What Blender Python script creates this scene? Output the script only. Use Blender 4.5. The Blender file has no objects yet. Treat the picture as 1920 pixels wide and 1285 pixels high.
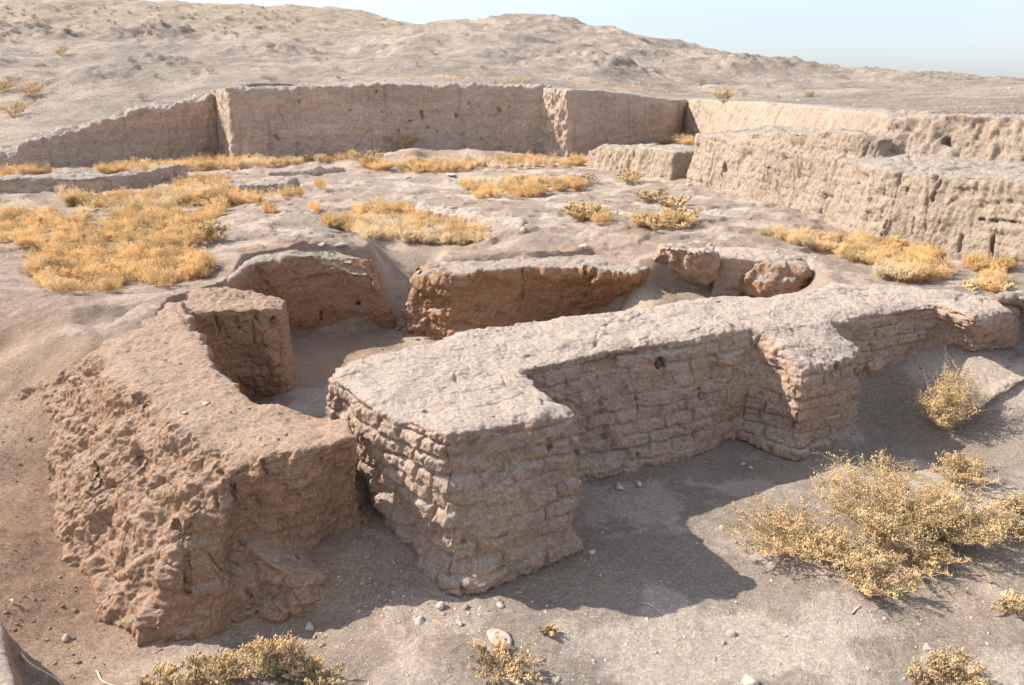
import bpy, bmesh, math, random
import numpy as np
from mathutils import Vector
from mathutils.geometry import tessellate_polygon

# ------------------------------------------------------------------ camera, world, sun, exposure
SC = bpy.context.scene
COL = SC.collection
FPX, HZ, CAMZ = 1450.0, 150.0, 3.3          # focal length in photo pixels, horizon row, eye height
PITCH = math.atan((642.5 - HZ) / FPX)
cam = bpy.data.cameras.new('camera'); camo = bpy.data.objects.new('camera', cam); COL.objects.link(camo)
cam.sensor_width = 36.0; cam.lens = FPX / 1920 * 36; cam.clip_start = 0.05; cam.clip_end = 3000
camo.location = (0, 0, CAMZ); camo.rotation_euler = (math.pi/2 - PITCH, 0, 0)
SC.camera = camo

SUN_AZ, SUN_EL = math.radians(-73), math.radians(40)    # clockwise from +Y
W = bpy.data.worlds.new('World'); SC.world = W; W.use_nodes = True
nt = W.node_tree; bg = nt.nodes['Background']
sky = nt.nodes.new('ShaderNodeTexSky'); sky.sky_type = 'NISHITA'; sky.sun_disc = False
sky.sun_elevation = SUN_EL; sky.sun_rotation = SUN_AZ
sky.altitude = 0; sky.air_density = 1.0; sky.dust_density = 0.3; sky.ozone_density = 2.5
hs = nt.nodes.new('ShaderNodeHueSaturation'); hs.inputs['Saturation'].default_value = .5
nt.links.new(sky.outputs[0], hs.inputs['Color'])
# hazy sky: tinted cooler and dimmer along the horizon, boosted overhead to fill the shade
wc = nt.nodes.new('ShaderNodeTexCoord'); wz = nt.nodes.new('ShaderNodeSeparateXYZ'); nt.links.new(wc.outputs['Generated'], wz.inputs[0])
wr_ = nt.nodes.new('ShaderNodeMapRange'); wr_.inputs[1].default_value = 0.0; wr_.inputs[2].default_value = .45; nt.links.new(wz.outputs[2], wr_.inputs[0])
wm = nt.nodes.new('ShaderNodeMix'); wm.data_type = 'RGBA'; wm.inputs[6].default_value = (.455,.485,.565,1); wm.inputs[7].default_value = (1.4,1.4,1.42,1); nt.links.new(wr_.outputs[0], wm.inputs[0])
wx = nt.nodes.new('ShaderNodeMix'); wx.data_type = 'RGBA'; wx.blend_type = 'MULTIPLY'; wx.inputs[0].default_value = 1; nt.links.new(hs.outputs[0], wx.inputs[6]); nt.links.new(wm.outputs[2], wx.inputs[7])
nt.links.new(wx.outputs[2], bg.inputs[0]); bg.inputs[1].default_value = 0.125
sl = bpy.data.lights.new('sun', 'SUN'); sl.energy = 4.3; sl.angle = math.radians(0.5); sl.color = (1.0, 0.93, 0.84)
slo = bpy.data.objects.new('sun', sl); COL.objects.link(slo)
sd = Vector((math.sin(SUN_AZ)*math.cos(SUN_EL), math.cos(SUN_AZ)*math.cos(SUN_EL), math.sin(SUN_EL)))
slo.rotation_euler = sd.to_track_quat('Z', 'Y').to_euler(); slo.location = sd * 60
SC.view_settings.view_transform = 'Standard'; SC.view_settings.look = 'None'
SC.cycles.use_denoising = True
SC.view_settings.gamma = 1; SC.view_settings.exposure = 1.1

# ------------------------------------------------------------------ numpy noise
def _hash(ix, iy, iz, seed=0):
    h = (ix.astype(np.int64)*374761393 + iy.astype(np.int64)*668265263 + iz.astype(np.int64)*2147483647 + seed*1274126177) & 0xffffffff
    h = ((h ^ (h >> 13)) * 1274126177) & 0xffffffff
    h = ((h ^ (h >> 16)) * 2246822519) & 0xffffffff
    return h ^ (h >> 15)
def hrand(ix, iy, iz, seed=0): return _hash(ix, iy, iz, seed).astype(np.float64) / 4294967296.0
_G = np.array([(1,1,0),(-1,1,0),(1,-1,0),(-1,-1,0),(1,0,1),(-1,0,1),(1,0,-1),(-1,0,-1),
               (0,1,1),(0,-1,1),(0,1,-1),(0,-1,-1),(1,1,0),(-1,1,0),(0,-1,1),(0,-1,-1)], float)
def perlin(p, seed=0):
    i = np.floor(p).astype(np.int64); f = p - i
    u = f*f*f*(f*(f*6-15)+10); out = 0
    for dx in (0, 1):
        for dy in (0, 1):
            for dz in (0, 1):
                g = _G[_hash(i[:,0]+dx, i[:,1]+dy, i[:,2]+dz, seed) & 15]
                d = g[:,0]*(f[:,0]-dx) + g[:,1]*(f[:,1]-dy) + g[:,2]*(f[:,2]-dz)
                out = out + d*np.where(dx, u[:,0], 1-u[:,0])*np.where(dy, u[:,1], 1-u[:,1])*np.where(dz, u[:,2], 1-u[:,2])
    return out
def fbm(p, octv=4, gain=0.5, seed=0, ridged=False):
    a, s, tot = 1.0, 0.0, 0
    for o in range(octv):
        n = perlin(p*(2.03**o) + 17.3*o, seed+o)
        tot = tot + a*((0.5-np.abs(n))*2-0.5 if ridged else n); a *= gain
    return tot
def voronoi(p, seed=0):
    i = np.floor(p).astype(np.int64); f = p - i
    d1 = np.full(len(p), 9.); d2 = d1.copy(); idv = np.zeros(len(p))
    for dx in (-1,0,1):
        for dy in (-1,0,1):
            for dz in (-1,0,1):
                a = (i[:,0]+dx, i[:,1]+dy, i[:,2]+dz)
                r = np.stack([hrand(*a, seed), hrand(*a, seed+1), hrand(*a, seed+2)], 1)
                d = np.sqrt(((r + (dx,dy,dz) - f)**2).sum(1))
                n = d < d1
                d2 = np.where(n, d1, np.minimum(d2, d)); d1 = np.where(n, d, d1)
                idv = np.where(n, r[:,0], idv)
    return d1, d2, idv
def sst(a, b, x):
    t = np.clip((x-a)/(b-a), 0, 1); return t*t*(3-2*t)

# ------------------------------------------------------------------ photo pixel -> place in the dig
_c, _s = math.cos(PITCH), math.sin(PITCH)
def rayd(px, py):
    u = (px-960)/FPX; v = (642.5-py)/FPX
    return np.array([u, _c+v*_s, -_s+v*_c])
def at(px, py, z):
    d = rayd(px, py); return np.array([0,0,CAMZ]) + d*((z-CAMZ)/d[2])
def atY(px, py, Y):
    d = rayd(px, py); return np.array([0,0,CAMZ]) + d*(Y/d[1])
def XY(*pts): return [tuple(at(*q)[:2]) for q in pts]

class RBF:
    """thin-plate surface through scattered heights"""
    def __init__(s, pts, tr=lambda q: q, lam=1e-3):
        P = np.array(pts, float); s.tr = tr; s.X = tr(P[:,:2]); n = len(P); k = P.shape[1]-2
        A = s.k(s.X, s.X) + lam*np.eye(n); Q = np.hstack([np.ones((n,1)), s.X])
        M = np.block([[A, Q],[Q.T, np.zeros((3,3))]])
        s.w = np.linalg.solve(M, np.vstack([P[:,2:], np.zeros((3,k))]))
    @staticmethod
    def k(a, b): return np.sqrt(((a[:,None]-b[None])**2).sum(2) + 0.02)
    def __call__(s, q):
        out = []
        for c in range(0, len(q), 60000):
            x = s.tr(q[c:c+60000]); out.append(np.hstack([s.k(x, s.X), np.ones((len(x),1)), x]) @ s.w)
        return np.vstack(out)
def sdf(q, poly):
    """signed distance to a plan outline, negative inside"""
    P = np.array(poly, float); d = np.full(len(q), 1e9); ins = np.zeros(len(q), bool)
    for a, b in zip(P, np.roll(P, -1, 0)):
        e = b-a; t = np.clip(((q-a)@e)/(e@e+1e-12), 0, 1)
        d = np.minimum(d, ((q-a-t[:,None]*e)**2).sum(1))
        c = ((a[1] > q[:,1]) != (b[1] > q[:,1]))
        ins ^= c & (q[:,0] < (b[0]-a[0])*(q[:,1]-a[1])/(b[1]-a[1]+1e-12)+a[0])
    return np.where(ins, -1, 1)*np.sqrt(d)

# ------------------------------------------------------------------ terrain heights
HIGH = [(0,650,.96),(60,560,1.17),(0,520,1.14),(30,600,1.12),(0,570,1.18),(80,640,1.06),(130,585,1.17),(150,565,1.15),(300,555,1.13),(430,530,1.14),(60,500,1.1),
 (100,540,.95),(150,500,.9),(250,525,.92),(390,525,.97),(300,460,.9),(100,450,.88),(30,430,.9),(200,400,.88),(350,400,.9),(300,370,.9),(150,370,.9),(0,400,.95),
 (450,480,1.12),(440,440,1.1),(480,420,1.14),(520,400,1.12),(600,440,1.16),(640,462,1.10),(560,478,1.12),(480,365,1.0),(560,340,1.0),(560,370,1.0),
 (640,425,.98),(720,430,.9),(800,440,.9),(880,455,.93),(740,400,.95),(600,410,1.1),
 (840,400,1.12),(900,425,1.14),(980,450,1.12),(760,455,1.02),(900,478,1.02),(690,455,1.1),(830,485,.95),
 (700,360,1.07),(800,340,1.02),(700,320,1.0),(930,355,.95),(1000,350,.95),(1060,350,.97),(860,375,1.05),
 (1000,330,1.06),(1100,385,1.1),(1000,390,1.13),(1100,430,1.15),(1200,400,1.1),(1200,440,1.15),(1250,350,1.08),(1400,385,1.1),(1500,430,1.12),(1350,420,1.15),(1400,455,1.18),(1500,478,1.14),
 (1480,445,1.06),(1600,470,1.0),(1720,490,1.0),(1600,500,1.02),(1540,515,1.12),(1700,530,1.05),(1800,510,1.05),(1900,530,1.05),(1650,525,1.06),(1200,480,1.05),(1100,478,1.04),(1000,482,1.02),(1230,470,1.1),
 (300,320,.98),(100,324,1.0),(500,300,.95),(650,300,.95),(800,310,.98),(1000,305,.98),(1100,300,1.0),(1200,275,1.05),(1300,268,1.2),(780,284,1.35),(880,284,1.3),(720,290,1.15),(960,292,1.15),(0,330,1.0),(200,340,1.02),(50,350,1.0)]
LOW = [(0,660,.90),(60,650,.99),(900,1200,0),(1200,1000,0),(1400,1100,0),(1700,1100,0),(1900,1000,.03),(1900,860,.08),(1700,860,.04),(1500,900,0),(1640,770,.15),(1620,715,.42),(1760,662,.58),(1840,700,.5),(1900,680,.55),(1700,740,.3),(1800,780,.2),
 (1080,935,0),(1400,822,.03),(1250,870,.01),(500,1265,.17),(350,1285,.2),(640,1265,.08),(600,1180,-.06),(500,1195,-.14),(440,1205,-.14),(640,1055,.12),(560,1080,.08),(600,1120,.02),(750,1090,.04),(700,1150,0),
 (200,1250,-.08),(100,1200,0),(50,1000,.25),(30,900,.36),(0,1100,.18),(0,800,.6),(0,720,.76),(40,740,.72),(60,690,.86),(-200,900,.55),(-200,700,.95),(-300,1200,.3),(100,1000,.15),(170,650,1.1),(100,650,1.0),
 (2300,900,.1),(2300,1200,0),(900,1400,0),(300,1400,.1),(1600,1400,0),(1950,640,.6),(2200,640,.7),(-600,800,.8)]
ROOM = [(600,700,-.15),(700,650,-.2),(560,720,-.05),(590,735,.05),(600,640,-.2),(860,640,-.2),(760,450,1.05),(860,660,-.2),(1000,630,-.2),(1100,600,0),(1190,585,.3),(1225,552,.58),(1215,520,.85),(1260,532,.72),(1300,545,.70),(1340,542,.70),(470,700,-.1),(500,600,-.15),(650,640,-.2),(700,632,-.2),(715,600,-.1),(1240,520,.78),(820,522,.8,-.2),(850,522,.9,-.2),(900,505,.95,-.2),(1000,510,.97,-.2),(1100,510,.97,-.1),(750,645,-.24),(780,660,-.24),(1290,466,1.34,.65),(1245,475,1.2,.75),(1325,470,1.3,.6),(1270,500,1.1,.7),(1370,525,.58),(1400,560,.62),(1420,545,.66),(1500,555,.68),(1530,535,.82),(1545,512,1.0),(1500,500,.95),(1440,505,.8),(450,560,-.1)]
def fld(L): return RBF([(*at(*q[:3])[:2], q[-1]) for q in L])   # last number: the height there
f_high, f_low = fld(HIGH), fld(LOW)
f_room = fld(ROOM)
# hills beyond the dig: photo column, row and distance
HILL = [(-400,260,20),(-400,120,60),(-400,-10,120),(0,296,20.5),(0,220,27),(0,160,34),(0,75,55),(0,50,70),(0,-8,120),
 (150,262,22.5),(150,180,30),(150,90,52),(150,62,66),(150,4,115),(300,225,25),(300,170,31),(300,120,42),(300,70,62),(320,20,115),
 (420,182,27),(440,164,26),(440,135,34),(440,95,50),(440,60,70),(440,20,112),(600,161,26.6),(600,140,36),(600,100,52),(600,60,72),(600,22,112),
 (690,28,112),(745,41,105),(745,62,82),(740,159,27),(740,125,38),(740,100,50),
 (850,159,27),(850,125,40),(850,90,56),(850,50,68),(850,40,82),(960,162,27),(960,130,40),(960,90,55),(960,50,68),(1020,34,80),(1090,44,80),
 (1070,169,27),(1070,145,36),(1070,115,48),(1100,80,60),(1150,62,74),(1180,178,32),(1180,150,42),(1180,115,55),(1220,76,70),
 (1280,187,34.5),(1290,160,44),(1290,115,58),(1290,86,68),(1400,190,30),(1400,165,42),(1400,130,55),(1400,106,64),
 (1500,192,25),(1500,165,40),(1480,121,62),(1600,203,18),(1600,175,32),(1600,139,60),(1700,205,14.5),(1700,170,30),(1720,139,60),
 (1800,205,13.5),(1800,170,32),(1770,148,55),(1920,208,12.5),(1920,172,32),(1850,149,55),(1920,152,56),(2300,190,12),(2300,165,40),(2300,152,60)]
hp = [tuple(atY(*q)) for q in HILL]
for px, d, z in ((-400,170,4),(0,170,6),(300,165,6),(600,160,5),(745,150,2),(1020,120,3),(1200,110,1.5),(1480,95,1),(1720,90,1),(1920,90,1),(2300,90,1)):
    hp.append(((px-960)/FPX*d*1.05, d, z))
for px in (-400, 300, 1020, 1700, 2300): hp.append(((px-960)/FPX*400, 380, -4))
hp += [(-24,8,2.4),(-26,0,2.4),(13,4,2.9),(15,0,2.9),(-40,20,3.2),(30,10,3.2),(25,30,3.4)]
f_hill = RBF(hp, tr=lambda q: np.stack([q[:,0]/(np.abs(q[:,1])+6)*4.0, np.log(np.abs(q[:,1])+6)*3.0], 1))

# face lines of the cut earth (plan x, y)
E1L = [(-22.5,8),(-18.2,15.6),(-13.75,21.1),(-11.6,23.2),(-9.45,25.5)]
DIG = [(-23,-6),(-23,8),(-18.6,16),(-14.2,21.6),(-10.0,26.0),(-9.6,25.9),(-8.9,25.0),(-8.4,24.6),(-4,25.3),(.9,26.1),(1.75,25.3),(2.2,25.6),(6.6,33.5),(7.6,33.7),(7.3,20.5),(6.6,14.2),(6.7,13.0),(7.9,11.8),(9.4,10.0),(10.5,5),(11.5,-6)]
FRONT = XY((-700,600,1.0),(0,625,1.05),(150,640,1.1),(260,650,1.1),(400,740,1.05),(520,790,1.0),(640,735,1.1),(800,680,1.15),(960,640,1.15),(1190,608,1.15),(1412,587,1.13),(1600,563,1.12),(1750,550,1.12),(1850,560,1.1),(2200,590,1.0)) + [(11,3),(11,-3),(-12,-3),(-14,3)]
ROOMP = XY((640,730,1.1),(540,775,1.05),(430,735,1.05),(340,640,1.1),(300,600,1.12),(330,560,1.14),(425,526,1.1),(462,484,1.08),(598,462,1.1),(690,462,1.06),(640,425,1.1),(690,405,1.08),(830,405,1.05),(880,440,1.02),(848,478,.96),(1000,482,1.0),(1110,476,1.02),(1198,496,1.02),(1245,470,1.2),(1345,466,1.2),(1430,476,1.16),(1515,482,1.13),(1545,500,1.1),(1560,550,1.12),(1420,575,1.15),(1190,592,1.15),(960,622,1.15),(800,660,1.15))
HOLLOW = XY((140,604,1.1),(150,592,1.1),(200,587,1.1),(262,580,1.1),(235,600,1.1),(195,622,1.1),(178,628,1.1))
def g2(q, c, r): return np.exp(-(((q-np.array(c))**2).sum(1))/r**2)
def terrain(q, detail=True):
    q = np.asarray(q, float)
    zh = f_high(q)[:,0]; zl = f_low(q)[:,0]; zr = f_room(q)[:,0]; zo = f_hill(q)[:,0]
    zh = np.clip(zh, .8, 1.5)
    # earth slope running down into the sunken room between its two walls
    rz = np.interp(q[:,1], [10.4,10.9,11.25,11.65,12.2,13,14.2], [-.12,.18,.50,.76,.88,.97,1.05])
    ch = np.exp(-((q[:,0]+1.55)/(.42+.25*np.maximum(q[:,1]-11.2, 0)))**4); rz = np.minimum(rz*ch + zh*(1-ch), zh)
    rm = sst(10.3, 10.8, q[:,1])*sst(-3.6,-3.0,q[:,0])*sst(.5,.0,q[:,0]); zr = zr*(1-rm) + rz*rm
    w = sst(.10, -.10, sdf(q, FRONT)); z = zh*(1-w) + np.clip(zl, -.2, 1.12)*w
    wr = sst(.06, -.16, sdf(q, ROOMP)); z = z*(1-wr) + np.minimum(np.clip(zr, -.05, 1.15), z+.3*w)*wr
    z -= .09*sst(.08, -.14, sdf(q, HOLLOW))
    sd_ = sdf(q, DIG); dig = sst(.12, -.12, sd_)
    Y = np.maximum(q[:,1], 1)
    if detail:
        p3 = np.c_[q, np.zeros(len(q))]
        n1 = fbm(p3*.9, 3, seed=1); n2 = fbm(p3*3.3, 3, seed=5); n3 = fbm(p3*9, 2, seed=9)
        vor = np.zeros(len(q)); nk = np.where(Y < 9)[0]
        if len(nk): vor[nk] = voronoi(np.c_[q[nk]*16, np.zeros(len(nk))], 3)[0]
        z = z + dig*(n1*.045 + n2*.016*(1-w*.4)*(1-.4*wr) + n3*(.007+.010*(1-w)*(1-wr)))
        # little broken ledges in the plateau crust
        led = fbm(p3*np.array([1.1,1.5,1])+7, 4, seed=21)
        z += dig*(1-w)*(1-wr)*.045*(sst(-.02,.10,led) - .5)*sst(9, 11, Y)
        z += dig*w*.006*(1-vor)
        far = np.clip(Y/30, .6, 3.0)
        m1 = fbm(np.c_[q*.16, np.zeros(len(q))], 4, .55, seed=31); m2 = fbm(p3*.7, 4, .6, seed=41, ridged=True)
        rough = .5 + sst(-.1, .25, fbm(p3*.09, 2, seed=77))
        hz = np.minimum(sst(0, 5, sd_), 1)
        z2 = zo + hz*(m1*.42*np.clip(Y/45,.5,1.2) + m2*.022*far*rough) + n2*.02*far + n3*.014
        # weathered horizontal strata on the middle hill
        st = np.sin((zo + m1*.5)*5.2); hillm = np.exp(-((q[:,0]-6)/20)**2)*sst(48,60,Y)*(1-sst(80,95,Y))
        z2 += hillm*.20*st*sst(-.2,.2,fbm(p3*np.array([.25,.9,1]),3,seed=51))
        gul = fbm(np.c_[q[:,0]*.30+.6*m1, q[:,1]*.07, np.zeros(len(q))], 4, .55, seed=71, ridged=True)
        z2 -= .11*sst(30, 50, Y)*(1-sst(120,150,Y))*sst(.0,.8,gul)
        for (px,py,d,r,h) in ((930,105,44,2.2,.55),(1125,118,46,3.2,.75),(740,95,52,2.2,.6),(340,130,38,2.6,.6),(360,75,60,3.4,.9),(560,95,48,2.5,.7),(120,75,57,3.5,.8),(1290,112,55,2.6,.5),(1400,122,56,3,.6),(240,150,34,2,.4),(640,150,32,1.6,.4),(1000,110,50,2.5,.3),(1690,150,48,4,.4),(1540,128,58,4,.5),(20,120,40,3,.5)):
            c = ((px-960)/FPX*d/_c*1.0, d); z2 += h*g2(q, (c[0]*.965, d), r)*(1+.5*fbm(p3*1.2,3,seed=61))
    else:
        z2 = zo
    return z*dig + z2*(1-dig)
def ground_at(px, py):
    z = 1.0 if py < 560 else 0.3
    for _ in range(14):
        P = at(px, py, z); z = .35*z + .65*float(terrain(P[None,:2], True)[0])
    P[2] = z; return P
def ground_many(pp, z0=1.0):
    pp = np.asarray(pp, float); u = (pp[:,0]-960)/FPX; v = (642.5-pp[:,1])/FPX
    D = np.c_[u, _c+v*_s, -_s+v*_c]; z = np.full(len(pp), z0)
    for _ in range(10):
        P = np.array([0,0,CAMZ]) + D*((np.minimum(z, CAMZ-.15)-CAMZ)/D[:,2])[:,None]
        z = .4*z + .6*terrain(P[:,:2])
    P[:,2] = z; return P

# ------------------------------------------------------------------ materials
def nodes(name):
    m = bpy.data.materials.new(name); m.use_nodes = True
    return m, m.node_tree, m.node_tree.nodes['Principled BSDF']
def N(t, typ, **kw):
    n = t.nodes.new(typ)
    for k, v in kw.items():
        if k.startswith('i_'):
            n.inputs[int(k[2:]) if k[2:].isdigit() else k[2:].replace('_',' ')].default_value = v
        else: setattr(n, k, v)
    return n
def ramp(t, src, a, b):
    r = N(t, 'ShaderNodeMapRange', i_1=a, i_2=b); r.interpolation_type = 'SMOOTHSTEP'; t.links.new(src, r.inputs[0]); return r.outputs[0]
def mix(t, fac, a, b, mode='MIX'):
    m = N(t, 'ShaderNodeMix', data_type='RGBA', blend_type=mode)
    for sock, v in ((m.inputs[0], fac), (m.inputs[6], a), (m.inputs[7], b)):
        if hasattr(v, 'is_linked'): t.links.new(v, sock)
        else: sock.default_value = v if isinstance(v, (int, float)) else (*v, 1)
    return m.outputs[2]
def earth(name, side, side2, top=None, attr=False, bump=1.0, scale=1.0, strata=False, pebble=(.55,.49,.43)):
    m, t, b = nodes(name); L = t.links.new
    co = N(t, 'ShaderNodeTexCoord').outputs['Object']
    def noise(sc, det=5, ro=.6):
        n = N(t, 'ShaderNodeTexNoise', i_Scale=sc*scale, i_Detail=det, i_Roughness=ro); L(co, n.inputs['Vector']); return n.outputs[0]
    big, mid, fine, grit = noise(1.3, 4), noise(7, 6, .65), noise(38, 5, .7), noise(160, 3, .7)
    if attr:
        a = N(t, 'ShaderNodeAttribute', attribute_name='soil'); c = a.outputs[0]
        c = mix(t, ramp(t, big, .40, .62), c, mix(t, 1.0, c, (1.13,1.12,1.11), 'MULTIPLY'))
        c = mix(t, ramp(t, mid, .52, .75), c, mix(t, 1.0, c, (.86,.84,.82), 'MULTIPLY'))
    else:
        c = mix(t, ramp(t, big, .35, .65), side, side2)
        c = mix(t, ramp(t, mid, .5, .8), c, mix(t, 1.0, c, (.80,.78,.77), 'MULTIPLY'))
        if strata:                                         # soil layers and washed streaks of the section
            for sc_, lo, hi, tint in (((.5,.5,7), .5, .66, (.92,.90,.88)), ((.35,.35,2.2), .5, .6, (1.13,1.10,1.06)), ((4,4,.35), .55, .7, (.82,.80,.78))):
                mp = N(t, 'ShaderNodeMapping'); mp.inputs['Scale'].default_value = sc_; L(co, mp.inputs[0])
                nn = N(t, 'ShaderNodeTexNoise', i_Scale=1.0, i_Detail=4); L(mp.outputs[0], nn.inputs['Vector'])
                c = mix(t, ramp(t, nn.outputs[0], lo, hi), c, mix(t, 1.0, c, tint, 'MULTIPLY'))
        if top:
            g = N(t, 'ShaderNodeNewGeometry'); sx = N(t, 'ShaderNodeSeparateXYZ'); L(g.outputs['Normal'], sx.inputs[0])
            ad = N(t, 'ShaderNodeMath', operation='ADD'); L(sx.outputs[2], ad.inputs[0])
            sc = N(t, 'ShaderNodeMath', operation='MULTIPLY', i_1=.5); L(mid, sc.inputs[0]); L(sc.outputs[0], ad.inputs[1])
            c = mix(t, ramp(t, ad.outputs[0], .72, 1.12), c, top)
    c = mix(t, ramp(t, fine, .38, .70), mix(t, 1.0, c, (.80,.79,.78), 'MULTIPLY'), mix(t, 1.0, c, (1.16,1.16,1.15), 'MULTIPLY'))
    c = mix(t, ramp(t, grit, .42, .62), mix(t, 1.0, c, (.80,.80,.80), 'MULTIPLY'), mix(t, 1.0, c, (1.06,1.06,1.06), 'MULTIPLY'))
    vo = N(t, 'ShaderNodeTexVoronoi', i_Scale=46*scale); L(co, vo.inputs['Vector'])
    sel = N(t, 'ShaderNodeSeparateColor'); L(vo.outputs['Color'], sel.inputs[0])
    pk = N(t, 'ShaderNodeMath', operation='MULTIPLY'); L(ramp(t, vo.outputs['Distance'], .34, .22), pk.inputs[0]); L(ramp(t, sel.outputs[0], .86, .90), pk.inputs[1])
    c = mix(t, pk.outputs[0], c, pebble)
    L(c, b.inputs['Base Color']); b.inputs['Roughness'].default_value = .95; b.inputs['Specular IOR Level'].default_value = .12
    def bmp(h, dist, prev=None, st=1.0):
        n = N(t, 'ShaderNodeBump', i_Strength=st, i_Distance=dist); L(h, n.inputs['Height'])
        if prev is not None: L(prev, n.inputs['Normal'])
        return n.outputs[0]
    n = bmp(mid, .04*bump/scale); n = bmp(fine, .028*bump/scale, n); n = bmp(grit, .010*bump/scale, n); n = bmp(pk.outputs[0], .008*bump/scale, n)
    L(n, b.inputs['Normal'])
    return m
def plain(name, col, rough=.9, var=.25, sub=0, scale=20):
    m, t, b = nodes(name); oi = N(t, 'ShaderNodeTexCoord')
    n = N(t, 'ShaderNodeTexNoise', i_Scale=scale, i_Detail=3); t.links.new(oi.outputs['Object'], n.inputs['Vector'])
    c = mix(t, ramp(t, n.outputs[0], .35, .65), tuple(x*(1-var) for x in col), tuple(min(1, x*(1+var)) for x in col))
    t.links.new(c, b.inputs['Base Color']); b.inputs['Roughness'].default_value = rough; b.inputs['Specular IOR Level'].default_value = .15
    if sub:
        tr = N(t, 'ShaderNodeBsdfTranslucent'); t.links.new(c, tr.inputs[0]); ms = N(t, 'ShaderNodeMixShader', i_0=sub)
        t.links.new(b.outputs[0], ms.inputs[1]); t.links.new(tr.outputs[0], ms.inputs[2])
        t.links.new(ms.outputs[0], t.nodes['Material Output'].inputs[0])
    return m
M_PALE = earth('pale_mud', (.62,.435,.315), (.55,.38,.27), (.60,.485,.39), bump=1.0)
M_BROWN = earth('brown_mud', (.57,.355,.22), (.51,.305,.18), (.545,.375,.265), bump=1.0)
M_ROOM = earth('red_brown_mud', (.54,.315,.185), (.49,.28,.155), (.50,.405,.32), bump=1.0)
M_CUT = earth('cut_earth', (.66,.50,.385), (.59,.44,.335), (.52,.435,.355), scale=.6, strata=True)
M_CREAM = earth('cream_earth', (.53,.415,.31), (.47,.36,.265), (.49,.415,.34), scale=.8)
M_SOIL = earth('soil', None, None, attr=True, bump=1.35)
M_HILL = earth('hill_soil', None, None, attr=True, bump=1.4, scale=.25)
M_STONE = plain('grey_stone', (.40,.37,.33), .85, .15)
M_WARM = plain('warm_stone', (.40,.33,.275), .9, .22)
M_DRY = plain('dry_seed_heads', (.70,.52,.29), .8, .35, .35, 9)
M_STEM = plain('dry_stems', (.66,.50,.28), .8, .25, .2, 9)
M_GOLD = plain('golden_grass', (.72,.50,.245), .9, .26, .45, 2.6)
_t = M_GOLD.node_tree; _n = N(_t, 'ShaderNodeTexNoise', i_Scale=.55, i_Detail=3); _t.links.new(_t.nodes['Texture Coordinate'].outputs['Object'], _n.inputs['Vector'])
_src = _t.nodes['Principled BSDF'].inputs['Base Color'].links[0].from_socket
gold_c = mix(_t, ramp(_t, _n.outputs[0], .54, .72), _src, (.82,.70,.50)); gold_c = mix(_t, ramp(_t, _n.outputs[0], .44, .34), gold_c, (.66,.44,.20))
_t.links.new(gold_c, _t.nodes['Principled BSDF'].inputs['Base Color']); _t.links.new(gold_c, _t.nodes['Translucent BSDF'].inputs[0])
M_GREEN = plain('green_leaf', (.22,.27,.12), .7, .2, .3)
M_TWIG = plain('bleached_twig', (.55,.46,.36), .8, .15)

# ------------------------------------------------------------------ object helpers
def tag(o, label=None, cat=None, group=None, kind=None):
    if label: o['label'] = label
    if cat: o['category'] = cat
    if group: o['group'] = group
    if kind: o['kind'] = kind
    return o
def empty(name, loc):
    o = bpy.data.objects.new(name, None); COL.objects.link(o); o.location = loc; o.empty_display_size = .2; return o
def mesh(name, V, F, mat, parent=None, smooth=True, normals=None):
    """V: n x 3 array, F: m x k array of faces"""
    V = np.asarray(V, np.float32); F = np.asarray(F, np.int32); me = bpy.data.meshes.new(name)
    if parent is not None: V = V - np.array(parent.location, np.float32)
    k = F.shape[1]; me.vertices.add(len(V)); me.vertices.foreach_set('co', V.ravel())
    me.loops.add(F.size); me.loops.foreach_set('vertex_index', F.ravel())
    me.polygons.add(len(F)); me.polygons.foreach_set('loop_start', np.arange(len(F), dtype=np.int32)*k)
    me.update(calc_edges=True); me.validate()
    if smooth: me.polygons.foreach_set('use_smooth', np.ones(len(me.polygons), bool))
    if normals is not None: me.normals_split_custom_set_from_vertices(normals.tolist())
    me.materials.append(mat)
    o = bpy.data.objects.new(name, me); COL.objects.link(o)
    if parent is not None: o.parent = parent
    return o

def solid(outs, voxel, smooth=6, sub=1):
    """one or more closed prisms (lists of (top, base) points) -> dense rounded surface: verts, normals, quads"""
    bm = bmesh.new()
    for o in outs:
        T = [bm.verts.new(t) for t, b in o]; B = [bm.verts.new(b) for t, b in o]; n = len(o)
        tri = tessellate_polygon([[Vector((t[0], t[1], 0)) for t, b in o]])
        for a, b_, c in tri:
            bm.faces.new((T[a], T[b_], T[c])); bm.faces.new((B[c], B[b_], B[a]))
        for i in range(n): j = (i+1) % n; bm.faces.new((T[i], B[i], B[j], T[j]))
    bmesh.ops.recalc_face_normals(bm, faces=bm.faces)
    me = bpy.data.meshes.new('tmp'); bm.to_mesh(me); bm.free()
    ob = bpy.data.objects.new('tmp', me); COL.objects.link(ob)
    r = ob.modifiers.new('r', 'REMESH'); r.mode = 'VOXEL'; r.voxel_size = voxel
    if smooth: s = ob.modifiers.new('s', 'SMOOTH'); s.factor = .5; s.iterations = smooth
    if sub: u = ob.modifiers.new('u', 'SUBSURF'); u.levels = sub; u.render_levels = sub
    dg = bpy.context.evaluated_depsgraph_get(); dg.update()
    ev = ob.evaluated_get(dg).to_mesh(); n = len(ev.vertices)
    V = np.empty(n*3); ev.vertices.foreach_get('co', V); V = V.reshape(-1, 3)
    Nn = np.empty(n*3); ev.vertex_normals.foreach_get('vector', Nn); Nn = Nn.reshape(-1, 3)
    F = np.empty(len(ev.loops), np.int32); ev.loops.foreach_get('vertex_index', F); F = F.reshape(-1, 4)
    bpy.data.objects.remove(ob); bpy.data.meshes.remove(me)
    return V, Nn, F
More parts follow.
